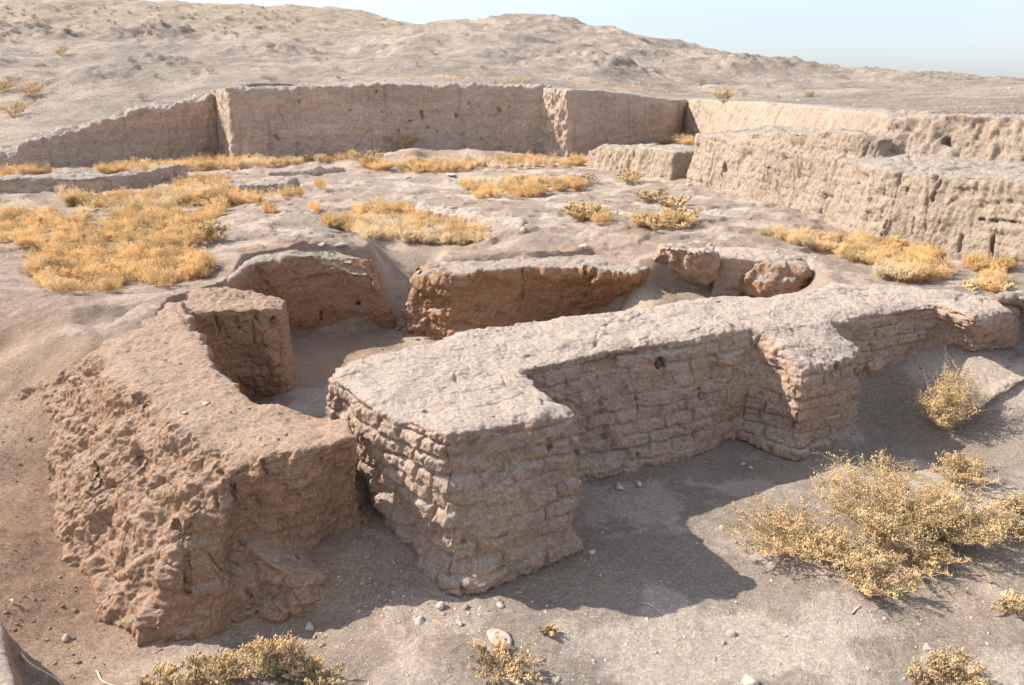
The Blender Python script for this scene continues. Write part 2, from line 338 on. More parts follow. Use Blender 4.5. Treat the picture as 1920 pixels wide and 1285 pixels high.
def vnormals(V, F):
    fn = np.cross(V[F[:,2]]-V[F[:,0]], V[F[:,3]]-V[F[:,1]]); out = np.zeros_like(V)
    for k in range(4):
        for a in range(3): out[:,a] += np.bincount(F[:,k], fn[:,a], len(V))
    return out/(np.linalg.norm(out, axis=1)[:,None]+1e-12)

def bricks(V, Nn, ang, course=.125, length=.33, groove=.018, jut=.012, gw=.014, seed=0, keep=0.0):
    """relief of worn mud bricks on the steep faces"""
    d = np.array([math.cos(ang), math.sin(ang)]); e = np.array([-d[1], d[0]])
    side = np.abs(Nn[:,:2]@e) > np.abs(Nn[:,:2]@d)
    u = np.where(side, V[:,:2]@d, V[:,:2]@e); lo = perlin(V*1.1, seed+3); md = perlin(V*5, seed+4)
    z = V[:,2] + .028*lo + .010*md + .012*np.sin(u*1.7); u = u + .03*md + .02*perlin(V*11, seed+5)
    r = np.floor(z/course); fz = z/course - r
    ll = length*(.75 + .5*hrand(r.astype(int), np.where(side, 1, 2), np.zeros(len(V), int), seed))
    uu = u/ll + hrand(r.astype(int), np.where(side, 3, 4), np.zeros(len(V), int), seed+1)*3
    c = np.floor(uu); fu = uu - c
    h = hrand(r.astype(int), c.astype(int), np.where(side, 1, 2), seed+2)
    dz = np.minimum(fz, 1-fz)*course; du = np.minimum(fu, 1-fu)*ll
    worn = sst(-.30, .22, fbm(V*2.2, 3, seed=seed+8)); worn = keep + (1-keep)*worn
    jn = sst(-.25, .3, perlin(V*np.array([3.,3,9]), seed+9)); jv = sst(-.2, .3, perlin(V*4.3, seed+12))
    g = np.maximum(np.exp(-(dz/gw)**2)*(.08+.95*jn), 1.15*np.exp(-(du/gw)**2)*(.3+jv))
    pil = -.010*np.maximum(np.abs(2*fz-1)**3, np.abs(2*fu-1)**6)
    st = sst(.80, .45, np.abs(Nn[:,2])); gone = sst(gw*.3, gw*1.6, np.minimum(dz, du))*(h < .07)*.03
    return st*(worn*(-groove*g + jut*(2*h-1) + pil) - gone*sst(.2, .6, worn))
def clods(V, sc, seed, amp):
    d1, d2, idv = voronoi(V*sc + .35*np.stack([perlin(V*sc*.8, seed), perlin(V*sc*.8, seed+1), perlin(V*sc*.8, seed+2)], 1), seed)
    return amp*((idv-.5)*1.1 + np.minimum(d2-d1, .35)*1.6 - .35)
def cracks(V, sc, seed, depth, w=.011):
    d1, d2, idv = voronoi(V*sc + .5*np.stack([perlin(V*sc*1.3, seed), perlin(V*sc*1.3, seed+1), perlin(V*sc*1.3, seed+2)], 1), seed)
    return -depth*np.exp(-((d2-d1)/(w*sc*1.6))**2)*sst(-.1, .25, perlin(V*sc*.6, seed+6))
def pits(V, sc, seed, depth):
    d1, d2, idv = voronoi(V*sc, seed); return -depth*(idv < .28)*sst(.42, .15, d1)
def dents(V, Nn, L):
    """animal holes, put-log holes and cracks: (point a, point b, radius, depth)"""
    out = np.zeros(len(V))
    for a, b, r, dp in L:
        a = np.array(a); b = np.array(b); e = b-a; t = np.clip(((V-a)@e)/(e@e+1e-9), 0, 1)
        wob = 1 + .35*perlin(V*9+3, 5)
        d = np.linalg.norm(V-a-t[:,None]*e, axis=1)*wob
        out -= dp*np.exp(-(d/r)**4)
    return out
def near_surface(V, px, py):
    """the surface point the photo shows at a pixel: nearest to the eye along that ray"""
    d = rayd(px, py); d = d/np.linalg.norm(d); q = V-np.array([0,0,CAMZ]); t = q@d
    off = np.linalg.norm(q-t[:,None]*d, axis=1); k = off < np.maximum(.03, off.min()*1.5)
    i = np.where(k)[0][np.argmin(t[k])]; return V[i]

def vert(px, py, z, zb): a = at(px, py, z); return (tuple(a), (a[0], a[1], zb))
def pair(t, b): return (tuple(at(*t)), tuple(at(*b)))

# ------------------------------------------------------------------ the ground and the hills (one continuous sheet of heights)
Yr = [1.0]
while Yr[-1] < 620: Yr.append(Yr[-1] + max(.013, (.0038 if 3 < Yr[-1] < 9 else .0050)*Yr[-1])*(1 if Yr[-1] < 130 else 4))
Yr = np.array(Yr)
Sc = np.concatenate([np.linspace(-1.9,-.78,50)[:-1], np.linspace(-.78,.78,500), np.linspace(.78,1.9,50)[1:]])
GX = Sc[None,:]*(Yr[:,None]+1.2); GY = np.repeat(Yr[:,None], len(Sc), 1)
GQ = np.c_[GX.ravel(), GY.ravel()]; GZ = terrain(GQ).reshape(GX.shape)
def hgrid(q):
    fy = np.interp(q[:,1], Yr, np.arange(len(Yr))); fs = np.interp(q[:,0]/(q[:,1]+1.2), Sc, np.arange(len(Sc)))
    i = np.clip(fy.astype(int), 0, len(Yr)-2); j = np.clip(fs.astype(int), 0, len(Sc)-2); a = fy-i; b = fs-j
    return (GZ[i,j]*(1-b)+GZ[i,j+1]*b)*(1-a) + (GZ[i+1,j]*(1-b)+GZ[i+1,j+1]*b)*a
def ground_many(pp):
    """where the sight lines through photo pixels meet the ground"""
    pp = np.asarray(pp, float); u = (pp[:,0]-960)/FPX; v = (642.5-pp[:,1])/FPX
    D = np.c_[u, _c+v*_s, -_s+v*_c]; D = D/D[:,1:2]; hit = np.full(len(pp), 100.0); done = np.zeros(len(pp), bool)
    pd = np.full(len(pp), 1.0); pY = 1.0
    for Y in Yr[Yr < 130][::2]:
        P = D*Y; df = P[:,2]+CAMZ - hgrid(P[:,:2]); under = (df < 0) & ~done
        hit[under] = Y - (Y-pY)*(df/(df-pd-1e-9))[under]; done |= under; pd = df; pY = Y
    P = D*hit[:,None]; P[:,2] = hgrid(P[:,:2]); return P
def ground_at(px, py): return ground_many([(px, py)])[0]

BRN = [(100,1100,0,1.0),(0,900,.3,1.0),(0,700,.8,.75),(60,560,1.1,.45),(150,620,1.1,.5),(300,560,1.1,.4),(430,530,1.1,.3),(600,1100,.05,.6),(560,1150,0,.45),(750,1100,.03,.35),(680,1160,0,.15),(500,1265,.15,.1),(350,1285,.2,.2),(900,1200,0,0),(1200,1000,0,0),(1700,1100,0,0),(1900,800,.2,0),
 (600,690,0,.9),(700,640,0,.8),(740,540,.8,.55),(720,560,.6,.7),(790,500,1.1,.25),(1100,600,.1,.6),(1225,550,.7,.35),(1300,540,.9,.3),(590,735,.1,.2),
 (600,440,1.1,.05),(300,460,.9,.3),(100,420,.9,.3),(900,480,1.1,.12),(720,430,.9,.3),(1200,420,1.1,.12),(1600,480,1.0,.2),(1900,530,1.0,.1),(700,340,1,.12),(1300,330,1.1,.12),(200,340,1,.3),(800,285,1.3,.5),(-300,1100,.2,1.0),(-300,700,.9,.8),(2300,900,.1,0),(1500,1280,0,0)]
f_brn = RBF([(*at(a,b,z)[:2], w) for a,b,z,w in BRN])
def soil_colour(q, z):
    p3 = np.c_[q, np.zeros(len(q))]; b = np.clip(f_brn(q)[:,0] + .25*fbm(p3*.8, 3, seed=91), 0, 1)[:,None]
    pale = sst(-.02, .30, fbm(p3*1.15, 5, .6, seed=95))[:,None]
    base = np.array([.42,.345,.277])*(1-pale) + np.array([.63,.525,.43])*pale
    brown = np.array([.48,.305,.20])*(1-.3*pale) + np.array([.52,.37,.26])*.3*pale
    c = base*(1-b) + brown*b
    return c
def hill_colour(q):
    p3 = np.c_[q, np.zeros(len(q))]; n = sst(-.25,.35,fbm(p3*.16, 5, .6, seed=101))[:,None]; k = sst(-.1,.3,fbm(p3*.9,4,.65,seed=105))[:,None]
    c = np.array([.47,.385,.31])*(1-n) + np.array([.60,.485,.38])*n
    up = (sst(58, 75, q[:,1])*sst(-2, -14, q[:,0]))[:,None]
    c = c*(1-up) + np.array([.52,.415,.305])*up
    return c*(1-.17*k)
sdg = sdf(GQ, DIG)
colr = np.where((sdg < 0)[:,None], soil_colour(GQ, None), hill_colour(GQ))
GV = np.c_[GQ, GZ.ravel()]; nr, nc = GX.shape
idx = np.arange(nr*nc).reshape(nr, nc)
GF = np.stack([idx[:-1,:-1], idx[:-1,1:], idx[1:,1:], idx[1:,:-1]], -1).reshape(-1, 4)
gn = vnormals(GV, GF)
isdig = (sdg[GF].mean(1) < 0)
def sheet(name, keep, mat):
    F = GF[keep]; used = np.unique(F); re = np.zeros(len(GV), int); re[used] = np.arange(len(used))
    o = mesh(name, GV[used], re[F], mat, normals=gn[used]); a = o.data.color_attributes.new('soil', 'FLOAT_COLOR', 'POINT')
    a.data.foreach_set('color', np.c_[colr[used], np.ones(len(used))].astype(np.float32).ravel()); return o
tag(sheet('ground', isdig, M_SOIL), kind='structure')
tag(sheet('hills', ~isdig, M_HILL), kind='structure')

# ------------------------------------------------------------------ walls
def relief(V, Nn, low=.04, mid=.014, fine=.005, seed=0, top=1.0):
    st = sst(.85, .5, np.abs(Nn[:,2])); k = top + (1-top)*st
    return low*fbm(V*1.1, 3, seed=seed)*k + mid*fbm(V*5.5, 3, .55, seed=seed+10) + fine*fbm(V*22, 2, .6, seed=seed+20)
def flutes(V, Nn, sc, amp, seed, zs=.25):
    st = sst(.9, .5, np.abs(Nn[:,2])); n = fbm(V*np.array([sc,sc,sc*zs]), 4, .55, seed=seed); r = fbm(V*np.array([sc*.7,sc*.7,sc*zs*.6])+9, 3, .55, seed=seed+5, ridged=True)
    return st*amp*(.8*n + .5*r)
def finish(name, V, Nn, F, d, mat, parent=None, hole_px=()):
    V = V + Nn*d[:,None]
    if hole_px:
        n2 = vnormals(V, F); n2 = n2 if (n2*Nn).sum() > 0 else -n2
        L = []
        for hpx in hole_px:
            a = near_surface(V, *hpx[0]); b = near_surface(V, *hpx[1]) if len(hpx[1]) else a; L.append((a, b, hpx[2], hpx[3]))
        V = V + n2*dents(V, n2, L)[:,None]
    return V
def orient(V, F):
    n = vnormals(V, F); c = V.mean(0)
    return n if ((V-c)*n).sum() > 0 else -n

# -- long pale wall with three buttresses
o1 = [vert(612,695,1.12,-.2), pair((690,757,1.12),(698,1006,-.02)), pair((835,815,1.15),(846,1140,-.05)), pair((960,792,1.16),(975,1092,-.05)), pair((1078,772,1.13),(1090,1046,-.05)),
      vert(978,692,1.14,-.2), pair((1140,657,1.14),(1150,908,-.05)), pair((1250,640,1.15),(1250,874,-.03)), pair((1412,611,1.13),(1388,832,0)), pair((1500,694,.91),(1494,876,-.03)), pair((1572,680,.90),(1564,842,0)),
      pair((1627,652,.93),(1615,795,.05)), vert(1565,602,1.1,.1), pair((1640,588,1.12),(1640,712,.40)), pair((1752,566,1.12),(1752,668,.52)), pair((1830,601,1.09),(1822,676,.5)), pair((1906,582,1.07),(1912,662,.45)),
      vert(1890,558,1.07,.3), vert(1820,549,1.08,.3), vert(1740,536,1.12,.2), vert(1640,526,1.15,.1), vert(1560,530,1.16,0), vert(1500,546,1.15,-.1), vert(1420,556,1.15,-.1), vert(1340,547,1.19,-.1), vert(1260,556,1.19,-.1), vert(1190,570,1.17,-.1),
      vert(1100,581,1.17,-.1), vert(960,598,1.18,-.1), vert(890,612,1.16,-.1), vert(830,627,1.15,-.1), vert(760,641,1.15,-.1), vert(655,667,1.12,-.1)]
V, Nn, F = solid([o1], .042, 26, 2)
A1 = math.radians(32.6)
leftface = sst(.1, .5, -(Nn[:,0]*.8+Nn[:,1]*.55))*sst(.75,.4,np.abs(Nn[:,2]))*sst(-.1,-.5,V[:,0])
d = relief(V, Nn, .075, .030, .012, 11) + .006*perlin(V*48, 12) + bricks(V, Nn, A1, .118, .30, .024, .015, .013, seed=3, keep=.45)*(1-.8*leftface) + cracks(V, 3.2, 14, .014) + pits(V, 13, 15, .014)*sst(.9,.5,np.abs(Nn[:,2])) + .035*sst(.4,.6,V[:,2])*fbm(V*3, 2, seed=16)
d += leftface*(bricks(V, Nn, A1, .118, .23, .032, .016, .017, seed=13, keep=.75) + clods(V, 7.5, 17, .013) + .03*fbm(V*3,3,seed=18))
d += -.05*sst(.9,.5,np.abs(Nn[:,2]))*sst(.10,.25,V[:,2])*sst(.62,.25,V[:,2])*sst(0,.25,perlin(V*1.3,44))
d += .03*sst(.22,0,V[:,2])*sst(.8,.4,np.abs(Nn[:,2]))
tp = sst(.6,.9,Nn[:,2]); d = d*(1-.55*tp) + tp*(cracks(V, 2.4, 36, .016, .012) + .010*sst(-.08,.16,fbm(V*np.array([2.2,3.4,3]), 4, .6, seed=33)) + .02*fbm(V*1.5,2,seed=34))
V = finish('w', V, Nn, F, d, M_PALE, None, [((1243,686),(),.045,.16),((1322,747),(1318,735),.035,.10),((1577,690),(1570,700),.03,.08),((1038,830),(1040,845),.02,.05),((1200,860),(1205,868),.02,.04),((1440,905-60),(),.02,.03),((950,880),(940,890),.02,.04)])
TOPS = [V[(orient(V, F)[:,2] > .85) & (V[:,2] > .75)]]
n1 = orient(V, F); cen = V[F].mean(1); du = np.array([math.cos(A1), math.sin(A1)]); dv = np.array([du[1], -du[0]])
cu, cv = cen[:,:2]@du, cen[:,:2]@dv
g0 = np.array(at(1140,657,1.14))[:2]; h0 = np.array(at(1412,611,1.13))[:2]
vline = lambda u: np.interp(u, [g0@du, h0@du, np.array(at(1640,588,1.12))[:2]@du, np.array(at(1752,566,1.12))[:2]@du], [g0@dv, h0@dv, np.array(at(1640,588,1.12))[:2]@dv, np.array(at(1752,566,1.12))[:2]@dv])
fr = cv > vline(cu)+.07
uf, ui, ul, un = [np.array(at(*q))[:2]@du for q in ((978,692,1.14),(1412,611,1.13),(1562,602,1.1),(1752,566,1.12))]
lab = np.zeros(len(F), int); lab[fr & (cu < uf+.35)] = 1; lab[fr & (cu > ui-.12) & (cu < ul+.35)] = 2; lab[fr & (cu > un-.08)] = 3
W1 = empty('mud_brick_wall', (1.5, 6.2, 0)); tag(W1, 'long pale mud brick wall with three buttresses running across the middle of the dig', 'wall')
for k, nm in enumerate(('wall_body','buttress','buttress','buttress')):
    Fk = F[lab == k]; us = np.unique(Fk); re = np.zeros(len(V), int); re[us] = np.arange(len(us))
    o = mesh(nm, V[us], re[Fk], M_PALE, W1, normals=n1[us])
    if k: o['label'] = ['tall near buttress with sunlit left face of bulging bricks','middle buttress with rounded top sloping forward','low far buttress at the right end of the wall'][k-1]

# -- reddish wall at the left with its crumbling slope
o2 = [pair((190,660,1.12),(5,755,.66)), pair((250,722,1.1),(40,880,.30)), pair((325,790,1.02),(82,997,.10)), pair((385,838,.95),(132,1072,0)), pair((425,868,.88),(182,1180,-.07)), pair((432,875,.87),(262,1215,-.15)),
      pair((445,868,.93),(420,1075,.05)), pair((600,838,1.0),(602,1052,.02)), pair((676,818,1.01),(716,1014,-.02)), vert(662,770,1.02,-.2), vert(540,750,1.05,-.2), vert(478,745,1.06,-.2), vert(400,662,1.1,-.2), vert(335,580,1.15,-.2), vert(335,560,1.13,.2), vert(255,590,1.12,.4), vert(200,630,1.12,.4)]
o2b = [pair((335,985,.62),(262,1215,-.15)), pair((395,905,.82),(305,1232,-.15)), pair((436,895,.86),(400,1207,-.16)), pair((450,1010,.36),(470,1194,-.17)), pair((510,1060,.27),(535,1190,-.15)), pair((580,1090,.16),(592,1180,-.12)), pair((640,1085,.10),(655,1125,-.08)), vert(620,1050,.1,-.2), vert(470,1000,.1,-.2), vert(440,840,.8,-.2), vert(360,850,.8,-.2)]
V, Nn, F = solid([o2, o2b], .042, 20, 2)
slope = sst(.0,.35,-Nn[:,0]*.9-Nn[:,1]*.2)*sst(.97,.8,Nn[:,2])
face = sst(.3,.7,-Nn[:,1])*sst(-2.35,-1.9,V[:,0])
d = relief(V, Nn, .11, .040, .012, 51) + .006*perlin(V*48, 52) ; stp = sst(.9,.6,np.abs(Nn[:,2])); d = d*(.45+.55*stp) + stp*(cracks(V, 3.0, 54, .024) + cracks(V, 7, 55, .010, .007)*(1-slope*.5)) + face*(bricks(V, Nn, 0.05, .105, .30, .010, .004, .008, seed=23, keep=.3) + .01*fbm(V*3,3,seed=2))
mk = .12+.88*sst(-.1,.3,fbm(V*1.7,3,seed=39)); d += slope*mk*(.02 + clods(V, 5.0, 27, .024) + clods(V, 15, 37, .009) + .042*fbm(V*np.array([2.6,2.6,1.4]), 4, .55, seed=29, ridged=True) + flutes(V, Nn, 6, .03, 35, .3))
d += (1-slope)*(1-face)*sst(.9,.5,np.abs(Nn[:,2]))*clods(V, 9, 41, .02)
V = finish('w', V, Nn, F, d, M_BROWN, None, [((445,905),(452,1010),.016,.06),((455,1010),(448,1060),.02,.06),((405,878),(410,885),.02,.06),((345,1040),(352,1120),.018,.07),((500,858),(505,900),.012,.04),((560,1010),(565,1040),.010,.03),((255,740),(262,752),.06,.06),((160,880),(168,905),.06,.05),((250,850),(260,880),.05,.05),((395,925),(400,955),.012,.03),((455,1105),(478,1160),.014,.05),((320,985),(332,1005),.03,.05)])
n2 = orient(V, F); cen = V[F].mean(1); TOPS.append(V[(n2[:,2] > .7) & (V[:,2] > .3)])
W2 = empty('earthen_wall', (-2.2, 5.5, 0)); tag(W2, 'reddish brown earthen wall with a crumbling left slope, nearest on the left', 'wall')
slab = (sdf(cen[:,:2], XY((262,1215,-.1),(335,985,.5),(395,905,.8),(440,900,.9),(448,1055,.1),(640,1050,.08),(680,1140,0),(560,1230,-.1),(300,1260,-.1))) < 0) & (cen[:,2] < .86)
for k, nm in enumerate(('wall_body','broken_slab')):
    Fk = F[slab == bool(k)]; us = np.unique(Fk); re = np.zeros(len(V), int); re[us] = np.arange(len(us))
    o = mesh(nm, V[us], re[Fk], M_BROWN, W2, normals=n2[us])
    if k: o['label'] = 'cracked lump leaning out at the front corner of the wall'

def single(name, outs, voxel, smooth, dfun, mat, label, cat, holes=(), group=None):
    V, Nn, F = solid(outs, voxel, smooth, 1); V = finish(name, V, Nn, F, dfun(V, Nn), mat, None, holes)
    o = mesh(name, V, F, mat, normals=orient(V, F)); return tag(o, label, cat, group)
# -- cross wall with dark brick face
o3 = [vert(235,640,1.06,-.2), vert(318,640,1.07,-.3), vert(348,585,1.11,-.3), pair((470,577,1.07),(474,765,-.15)), pair((535,573,1.02),(547,765,-.15)), vert(541,558,1.0,-.3), vert(495,546,1.07,-.3), vert(430,536,1.12,-.3), vert(330,546,1.13,-.3), vert(235,560,1.10,-.2)]
single('brown_wall', [o3], .036, 14, lambda V,N: relief(V,N,.04,.018,.011,71)+cracks(V,3.5,75,.018)+pits(V,12,76,.012)*sst(.9,.5,np.abs(N[:,2]))+bricks(V,N,.06,.12,.28,.010,.006,.010,seed=43,keep=.35), M_BROWN,
       'short brown brick wall ending in a rounded corner behind the reddish wall', 'wall', [((407,583),(412,625),.012,.05),((447,600),(446,622),.016,.06),((482,585),(486,602),.018,.07),((515,600),(514,615),.018,.06),((470,580),(474,650),.010,.03),((405,575),(520,570),.010,.02)])
def T(px, py, z, dz): a = at(px, py, z); zz = min(float(f_high(np.array([a[:2]]))[0,0]), z+.08)+dz; return ((a[0],a[1],zz),(a[0],a[1],-.3))
# -- back wall of the sunken room
o4 = [vert(418,533,1.08,-.3), pair((470,494,1.06),(486,655,-.25)), pair((600,474,1.09),(607,642,-.25)), pair((672,480,1.05),(690,636,-.25)), pair((700,515,.8),(735,632,-.2)), pair((712,545,.52),(748,618,-.1)), vert(716,512,.66,-.3), T(700,470,1.06,-.10), T(600,458,1.1,-.03), T(470,478,1.08,-.04), T(415,520,1.1,-.05)]
single('brown_wall', [o4], .045, 6, lambda V,N: relief(V,N,.05,.02,.011,81)+cracks(V,3.0,85,.022,.013)+bricks(V,N,.12,.125,.30,.010,.006,.012,seed=53,keep=.2)*sst(.3,.6,V[:,2])+.03*sst(.42,.25,V[:,2]), M_ROOM,
       'orange brown room wall with a small round hole and a long vertical crack', 'wall', [((668,572),(),.032,.2),((603,480),(605,605),.016,.09),((470,540),(520,545),.014,.03),((475,500),(500,500),.014,.03)])
# -- wall block facing the room, between it and the long pale wall
o5 = [pair((742,612,.0),(738,650,-.28)), pair((780,530,.68),(758,655,-.28)), pair((846,513,.95),(850,668,-.25)), pair((975,501,.99),(985,660,-.25)), pair((1040,499,1.0),(1030,640,-.2)), pair((1100,502,.98),(1120,630,-.2)), pair((1130,506,1.0),(1135,620,-.1)), pair((1195,518,.97),(1190,590,.2)), T(1205,503,.97,-.06), T(1160,480,1.0,-.05), T(1120,476,1.02,.02), T(975,480,1.0,-.03), T(860,488,.98,-.03), T(822,495,.95,-.02), vert(790,512,.72,-.3)]
single('brown_wall', [o5], .042, 6, lambda V,N: relief(V,N,.05,.022,.012,91)+cracks(V,2.8,95,.024,.013)+bricks(V,N,.05,.12,.30,.010,.006,.011,seed=63,keep=.15)+sst(.1,.5,-N[:,0])*(.03+clods(V,6,47,.06)+clods(V,14,48,.025))+.10*sst(.1,.5,fbm(V*1.6,2,seed=66))*sst(.9,.5,np.abs(N[:,2])), M_ROOM,
       'broad reddish brown wall block with a crumbling sunlit left end, behind the long pale wall', 'wall', [((982,505),(985,560),.016,.06),((985,560),(970,590),.014,.04),((1095,510),(1100,560),.018,.06)])
# -- broken stumps behind the right half of the long wall
o6 = [pair((1236,462,1.28),(1218,508,.9)), pair((1268,464,1.36),(1258,528,.76)), pair((1305,474,1.38),(1303,536,.75)), pair((1332,470,1.36),(1343,535,.75)), T(1352,470,1.2,.0), T(1330,450,1.2,.05), T(1300,446,1.2,.04), T(1250,450,1.2,.0)]
single('wall_stump', [o6], .045, 5, lambda V,N: relief(V,N,.06,.03,.01,101)+clods(V,5,57,.05)+clods(V,12,58,.02), M_PALE, 'rough pale wall stump with a sunlit crumbling left side beside a dark niche', 'wall stump')
o6b = [vert(1338,480,1.17,.4), vert(1420,482,1.17,.4), pair((1432,490,1.12),(1432,515,.9)), pair((1505,488,1.1),(1508,505,.95)), T(1515,478,1.14,0), T(1470,466,1.16,.02), T(1340,462,1.18,.02)]
single('niche_wall', [o6b], .045, 5, lambda V,N: relief(V,N,.04,.018,.007,111)+bricks(V,N,.0,.12,.3,.008,.005,.01,seed=73,keep=.2), M_PALE, 'low shaded wall at the back of the dark niche, right of the stump', 'wall')
o7 = [pair((1400,510,1.02),(1382,556,.7)), pair((1425,522,.98),(1425,572,.65)), pair((1480,524,.95),(1500,568,.65)), pair((1505,520,.95),(1522,552,.7)), pair((1524,515,1.0),(1530,540,.75)), pair((1515,500,1.04),(1520,500,.75)), pair((1480,492,1.1),(1480,492,.7)), pair((1408,496,1.1),(1404,500,.7))]
single('wall_stump', [o7], .045, 5, lambda V,N: relief(V,N,.08,.03,.012,121)+clods(V,3.5,124,.05)+cracks(V,3,125,.03,.015), M_ROOM, 'rounded brown lump of wall in front of the niche, touching the long pale wall', 'wall stump')
# -- low platform at the right end
o8 = [pair((1752,690,.56),(1745,722,.25)), pair((1770,735,.42),(1762,762,.1)), pair((1835,770,.36),(1838,795,.0)), pair((1880,742,.45),(1890,775,.0)), pair((1925,712,.52),(1935,745,.05)), pair((2100,690,.56),(2130,720,.1)), vert(2100,640,.62,.1), vert(1925,652,.62,.1), vert(1830,668,.6,.1), vert(1765,672,.6,.1)]
single('mud_platform', [o8], .04, 18, lambda V,N: relief(V,N,.11,.03,.01,131)+flutes(V,N,5,.02,132), M_PALE, 'low worn mud platform at the right edge, below the end of the long wall', 'platform')
o8b = [pair((1870,553,1.2),(1862,600,.8)), pair((1930,560,1.2),(1935,612,.75)), pair((2060,580,1.2),(2070,630,.75)), vert(2060,545,1.2,.6), vert(1930,540,1.2,.6), vert(1880,545,1.18,.6)]
single('wall_stump', [o8b], .045, 6, lambda V,N: relief(V,N,.05,.02,.007,135)+clods(V,6,59,.03), M_CREAM, 'pale wall stump at the right edge just behind the end of the long wall', 'wall stump')
# -- stub at the lower left corner
o9 = [pair((-80,1120,.42),(-80,1130,-.3)), pair((2,1180,.42),(8,1186,-.3)), pair((14,1235,.42),(22,1240,-.3)), pair((34,1290,.42),(44,1290,-.3)), pair((50,1420,.4),(55,1420,-.3)), pair((-260,1420,.42),(-260,1420,-.3)), pair((-200,1150,.42),(-200,1150,-.3))]
single('wall_stump', [o9], .025, 6, lambda V,N: relief(V,N,.03,.012,.005,141), M_PALE, 'pale wall stub cut by the lower left corner of the photo', 'wall stump')

# -- cut faces at the back and the big walls on the right: front line (x, y, top, base), then the back of the bank
def bank(L, thick, batter, sign, drop=.05, ends=True):
    P = np.array([q[:2] for q in L]); dr = np.gradient(P, axis=0); dr /= np.linalg.norm(dr, axis=1)[:,None]; nm = np.stack([-dr[:,1], dr[:,0]], 1)*sign
    out = []
    for (x,y,zt,zb), n in zip(L, nm): out.append(((x+n[0]*batter, y+n[1]*batter, zt), (x,y,zb-.35)))
    for (x,y,zt,zb), n in list(zip(L, nm))[::-1]: out.append(((x+n[0]*thick, y+n[1]*thick, zt-drop), (x+n[0]*thick, y+n[1]*thick, zb-.35)))
    return out
def cutrel(seed, st=.03, fl=.05):
    return lambda V,N: relief(V,N,st*1.3,st*.6,.012,seed,.6) + flutes(V,N,1.6,fl,seed+3,.22) + .03*fbm(V*3,3,.6,seed=seed+6,ridged=True)*sst(.3,.1,np.abs(N[:,2]))
B1 = bank([(-22.5,8,2.3,.9),(-18.2,15.6,2.0,.95),(-15.6,18.9,1.5,.97),(-13.75,21.1,1.36,1.0),(-12.7,22.1,1.8,1.0),(-11.6,23.2,2.2,1.0),(-10.4,24.5,2.6,1.0),(-9.3,25.65,2.85,1.0),(-8.7,26.2,2.85,1.0)], .9, .1, 1)
single('cut_bank', [B1], .09, 3, lambda V,N: cutrel(151,.03,.04)(V,N)+sst(.1,.6,N[:,2])*(.2*fbm(V*1.2,3,seed=155)+.1*fbm(V*4,3,seed=156)), M_CUT, 'shaded earth cutting on the far left whose top slopes down to the left', 'earth cutting', (), 'earth cuttings round the dig')
B2 = bank([(-9.75,26.0,3.0,1.0),(-9.1,25.0,3.02,1.0),(-8.45,24.0,3.05,1.0),(-6.6,24.3,3.14,1.0),(-4,24.75,3.19,1.0),(-1.5,25.2,3.18,1.0),(.85,25.6,3.14,1.0),(1.3,25.7,3.12,1.0)], 1.2, .12, 1)
hl = [((515,255),(522,262)),((560,190),()),((655,205),()),((715,210),()),((770,228),()),((790,210),(793,222)),((855,215),(858,220)),((880,195),()),((935,203),(940,210)),((930,218),()),((800,240),()),((900,262),()),((955,200),()),((705,172),()),((820,247),()),((748,245),())]
single('cut_bank', [B2], .08, 3, lambda V,N: cutrel(161,.025,.03)(V,N)+sst(.1,.6,N[:,2])*.09*fbm(V*3,3,.6,seed=166)+cracks(V*np.array([1,1,.4]),1.3,167,.03,.02), M_CUT, 'longest flat shaded earth cutting along the back, pocked with small holes', 'earth cutting', group='earth cuttings round the dig', holes=[(a,b,.036,.12) for a,b in hl])
B3 = bank([(.6,25.9,3.08,1.0),(1.1,25.3,3.07,1.0),(1.75,24.6,3.04,1.0),(2.4,25.5,3.02,1.0),(3.6,27.4,2.94,1.0),(5.3,30.2,2.72,1.05),(6.6,32.4,2.56,1.1),(7.5,33.9,2.54,1.1)], 1.2, .12, 1)
single('cut_bank', [B3], .09, 3, lambda V,N: cutrel(171,.03,.03)(V,N)+sst(.2,.6,-N[:,0])*(flutes(V,N,3,.09,173,.4)+clods(V,4,174,.05)), M_CUT, 'earth cutting with a narrow sunlit corner, stepping forward at the back centre', 'earth cutting', group='earth cuttings round the dig', holes=[((1145,250),(),.05,.12),((1190,240),(),.05,.1),((1225,200),(),.05,.1)])
B4 = bank([(6.9,34.0,2.54,1.1),(7.15,32,2.56,1.1),(6.9,24,2.68,1.3),(6.65,19,2.74,1.5),(6.05,14.4,2.78,1.8),(5.75,13.2,2.75,1.85),(6.25,12.3,2.78,1.9),(7.2,11.1,2.84,2.0),(8.5,9.4,2.92,2.0),(9.9,6.6,3.0,2.0),(10.4,3.5,3.0,2.0)], 1.1, .38, 1)
single('cut_bank', [B4], .075, 3, lambda V,N: cutrel(181,.05,.09)(V,N)+sst(.9,.5,np.abs(N[:,2]))*sst(16,13,V[:,1])*(flutes(V,N,2.4,.11,183,.18)+flutes(V,N,6,.03,186,.15)+cracks(V*np.array([1,1,.35]),1.5,188,.05,.02)+clods(V,2.6,184,.03)+.02*fbm(V*7,3,.65,seed=189,ridged=True)), M_CREAM, 'upper cream earth bank on the right, fluted and pierced by two burrows', 'earth bank', [((1607,262),(1602,275),.042,.2),((1775,260),(1782,268),.038,.16),((1590,293),(),.035,.1)])
B5 = [(3.95,17.75,2.15,1.05),(4.35,16.2,2.17,1.05),(4.8,14.5,2.12,1.05),(5.2,13.1,2.08,1.05),(5.18,12.3,2.08,1.05),(5.15,11.55,2.08,1.05),(5.75,10.5,2.1,1.05),(6.37,9.42,2.12,1.05),(7.3,7.2,2.15,1.0),(8.0,4.5,2.15,1.0)]
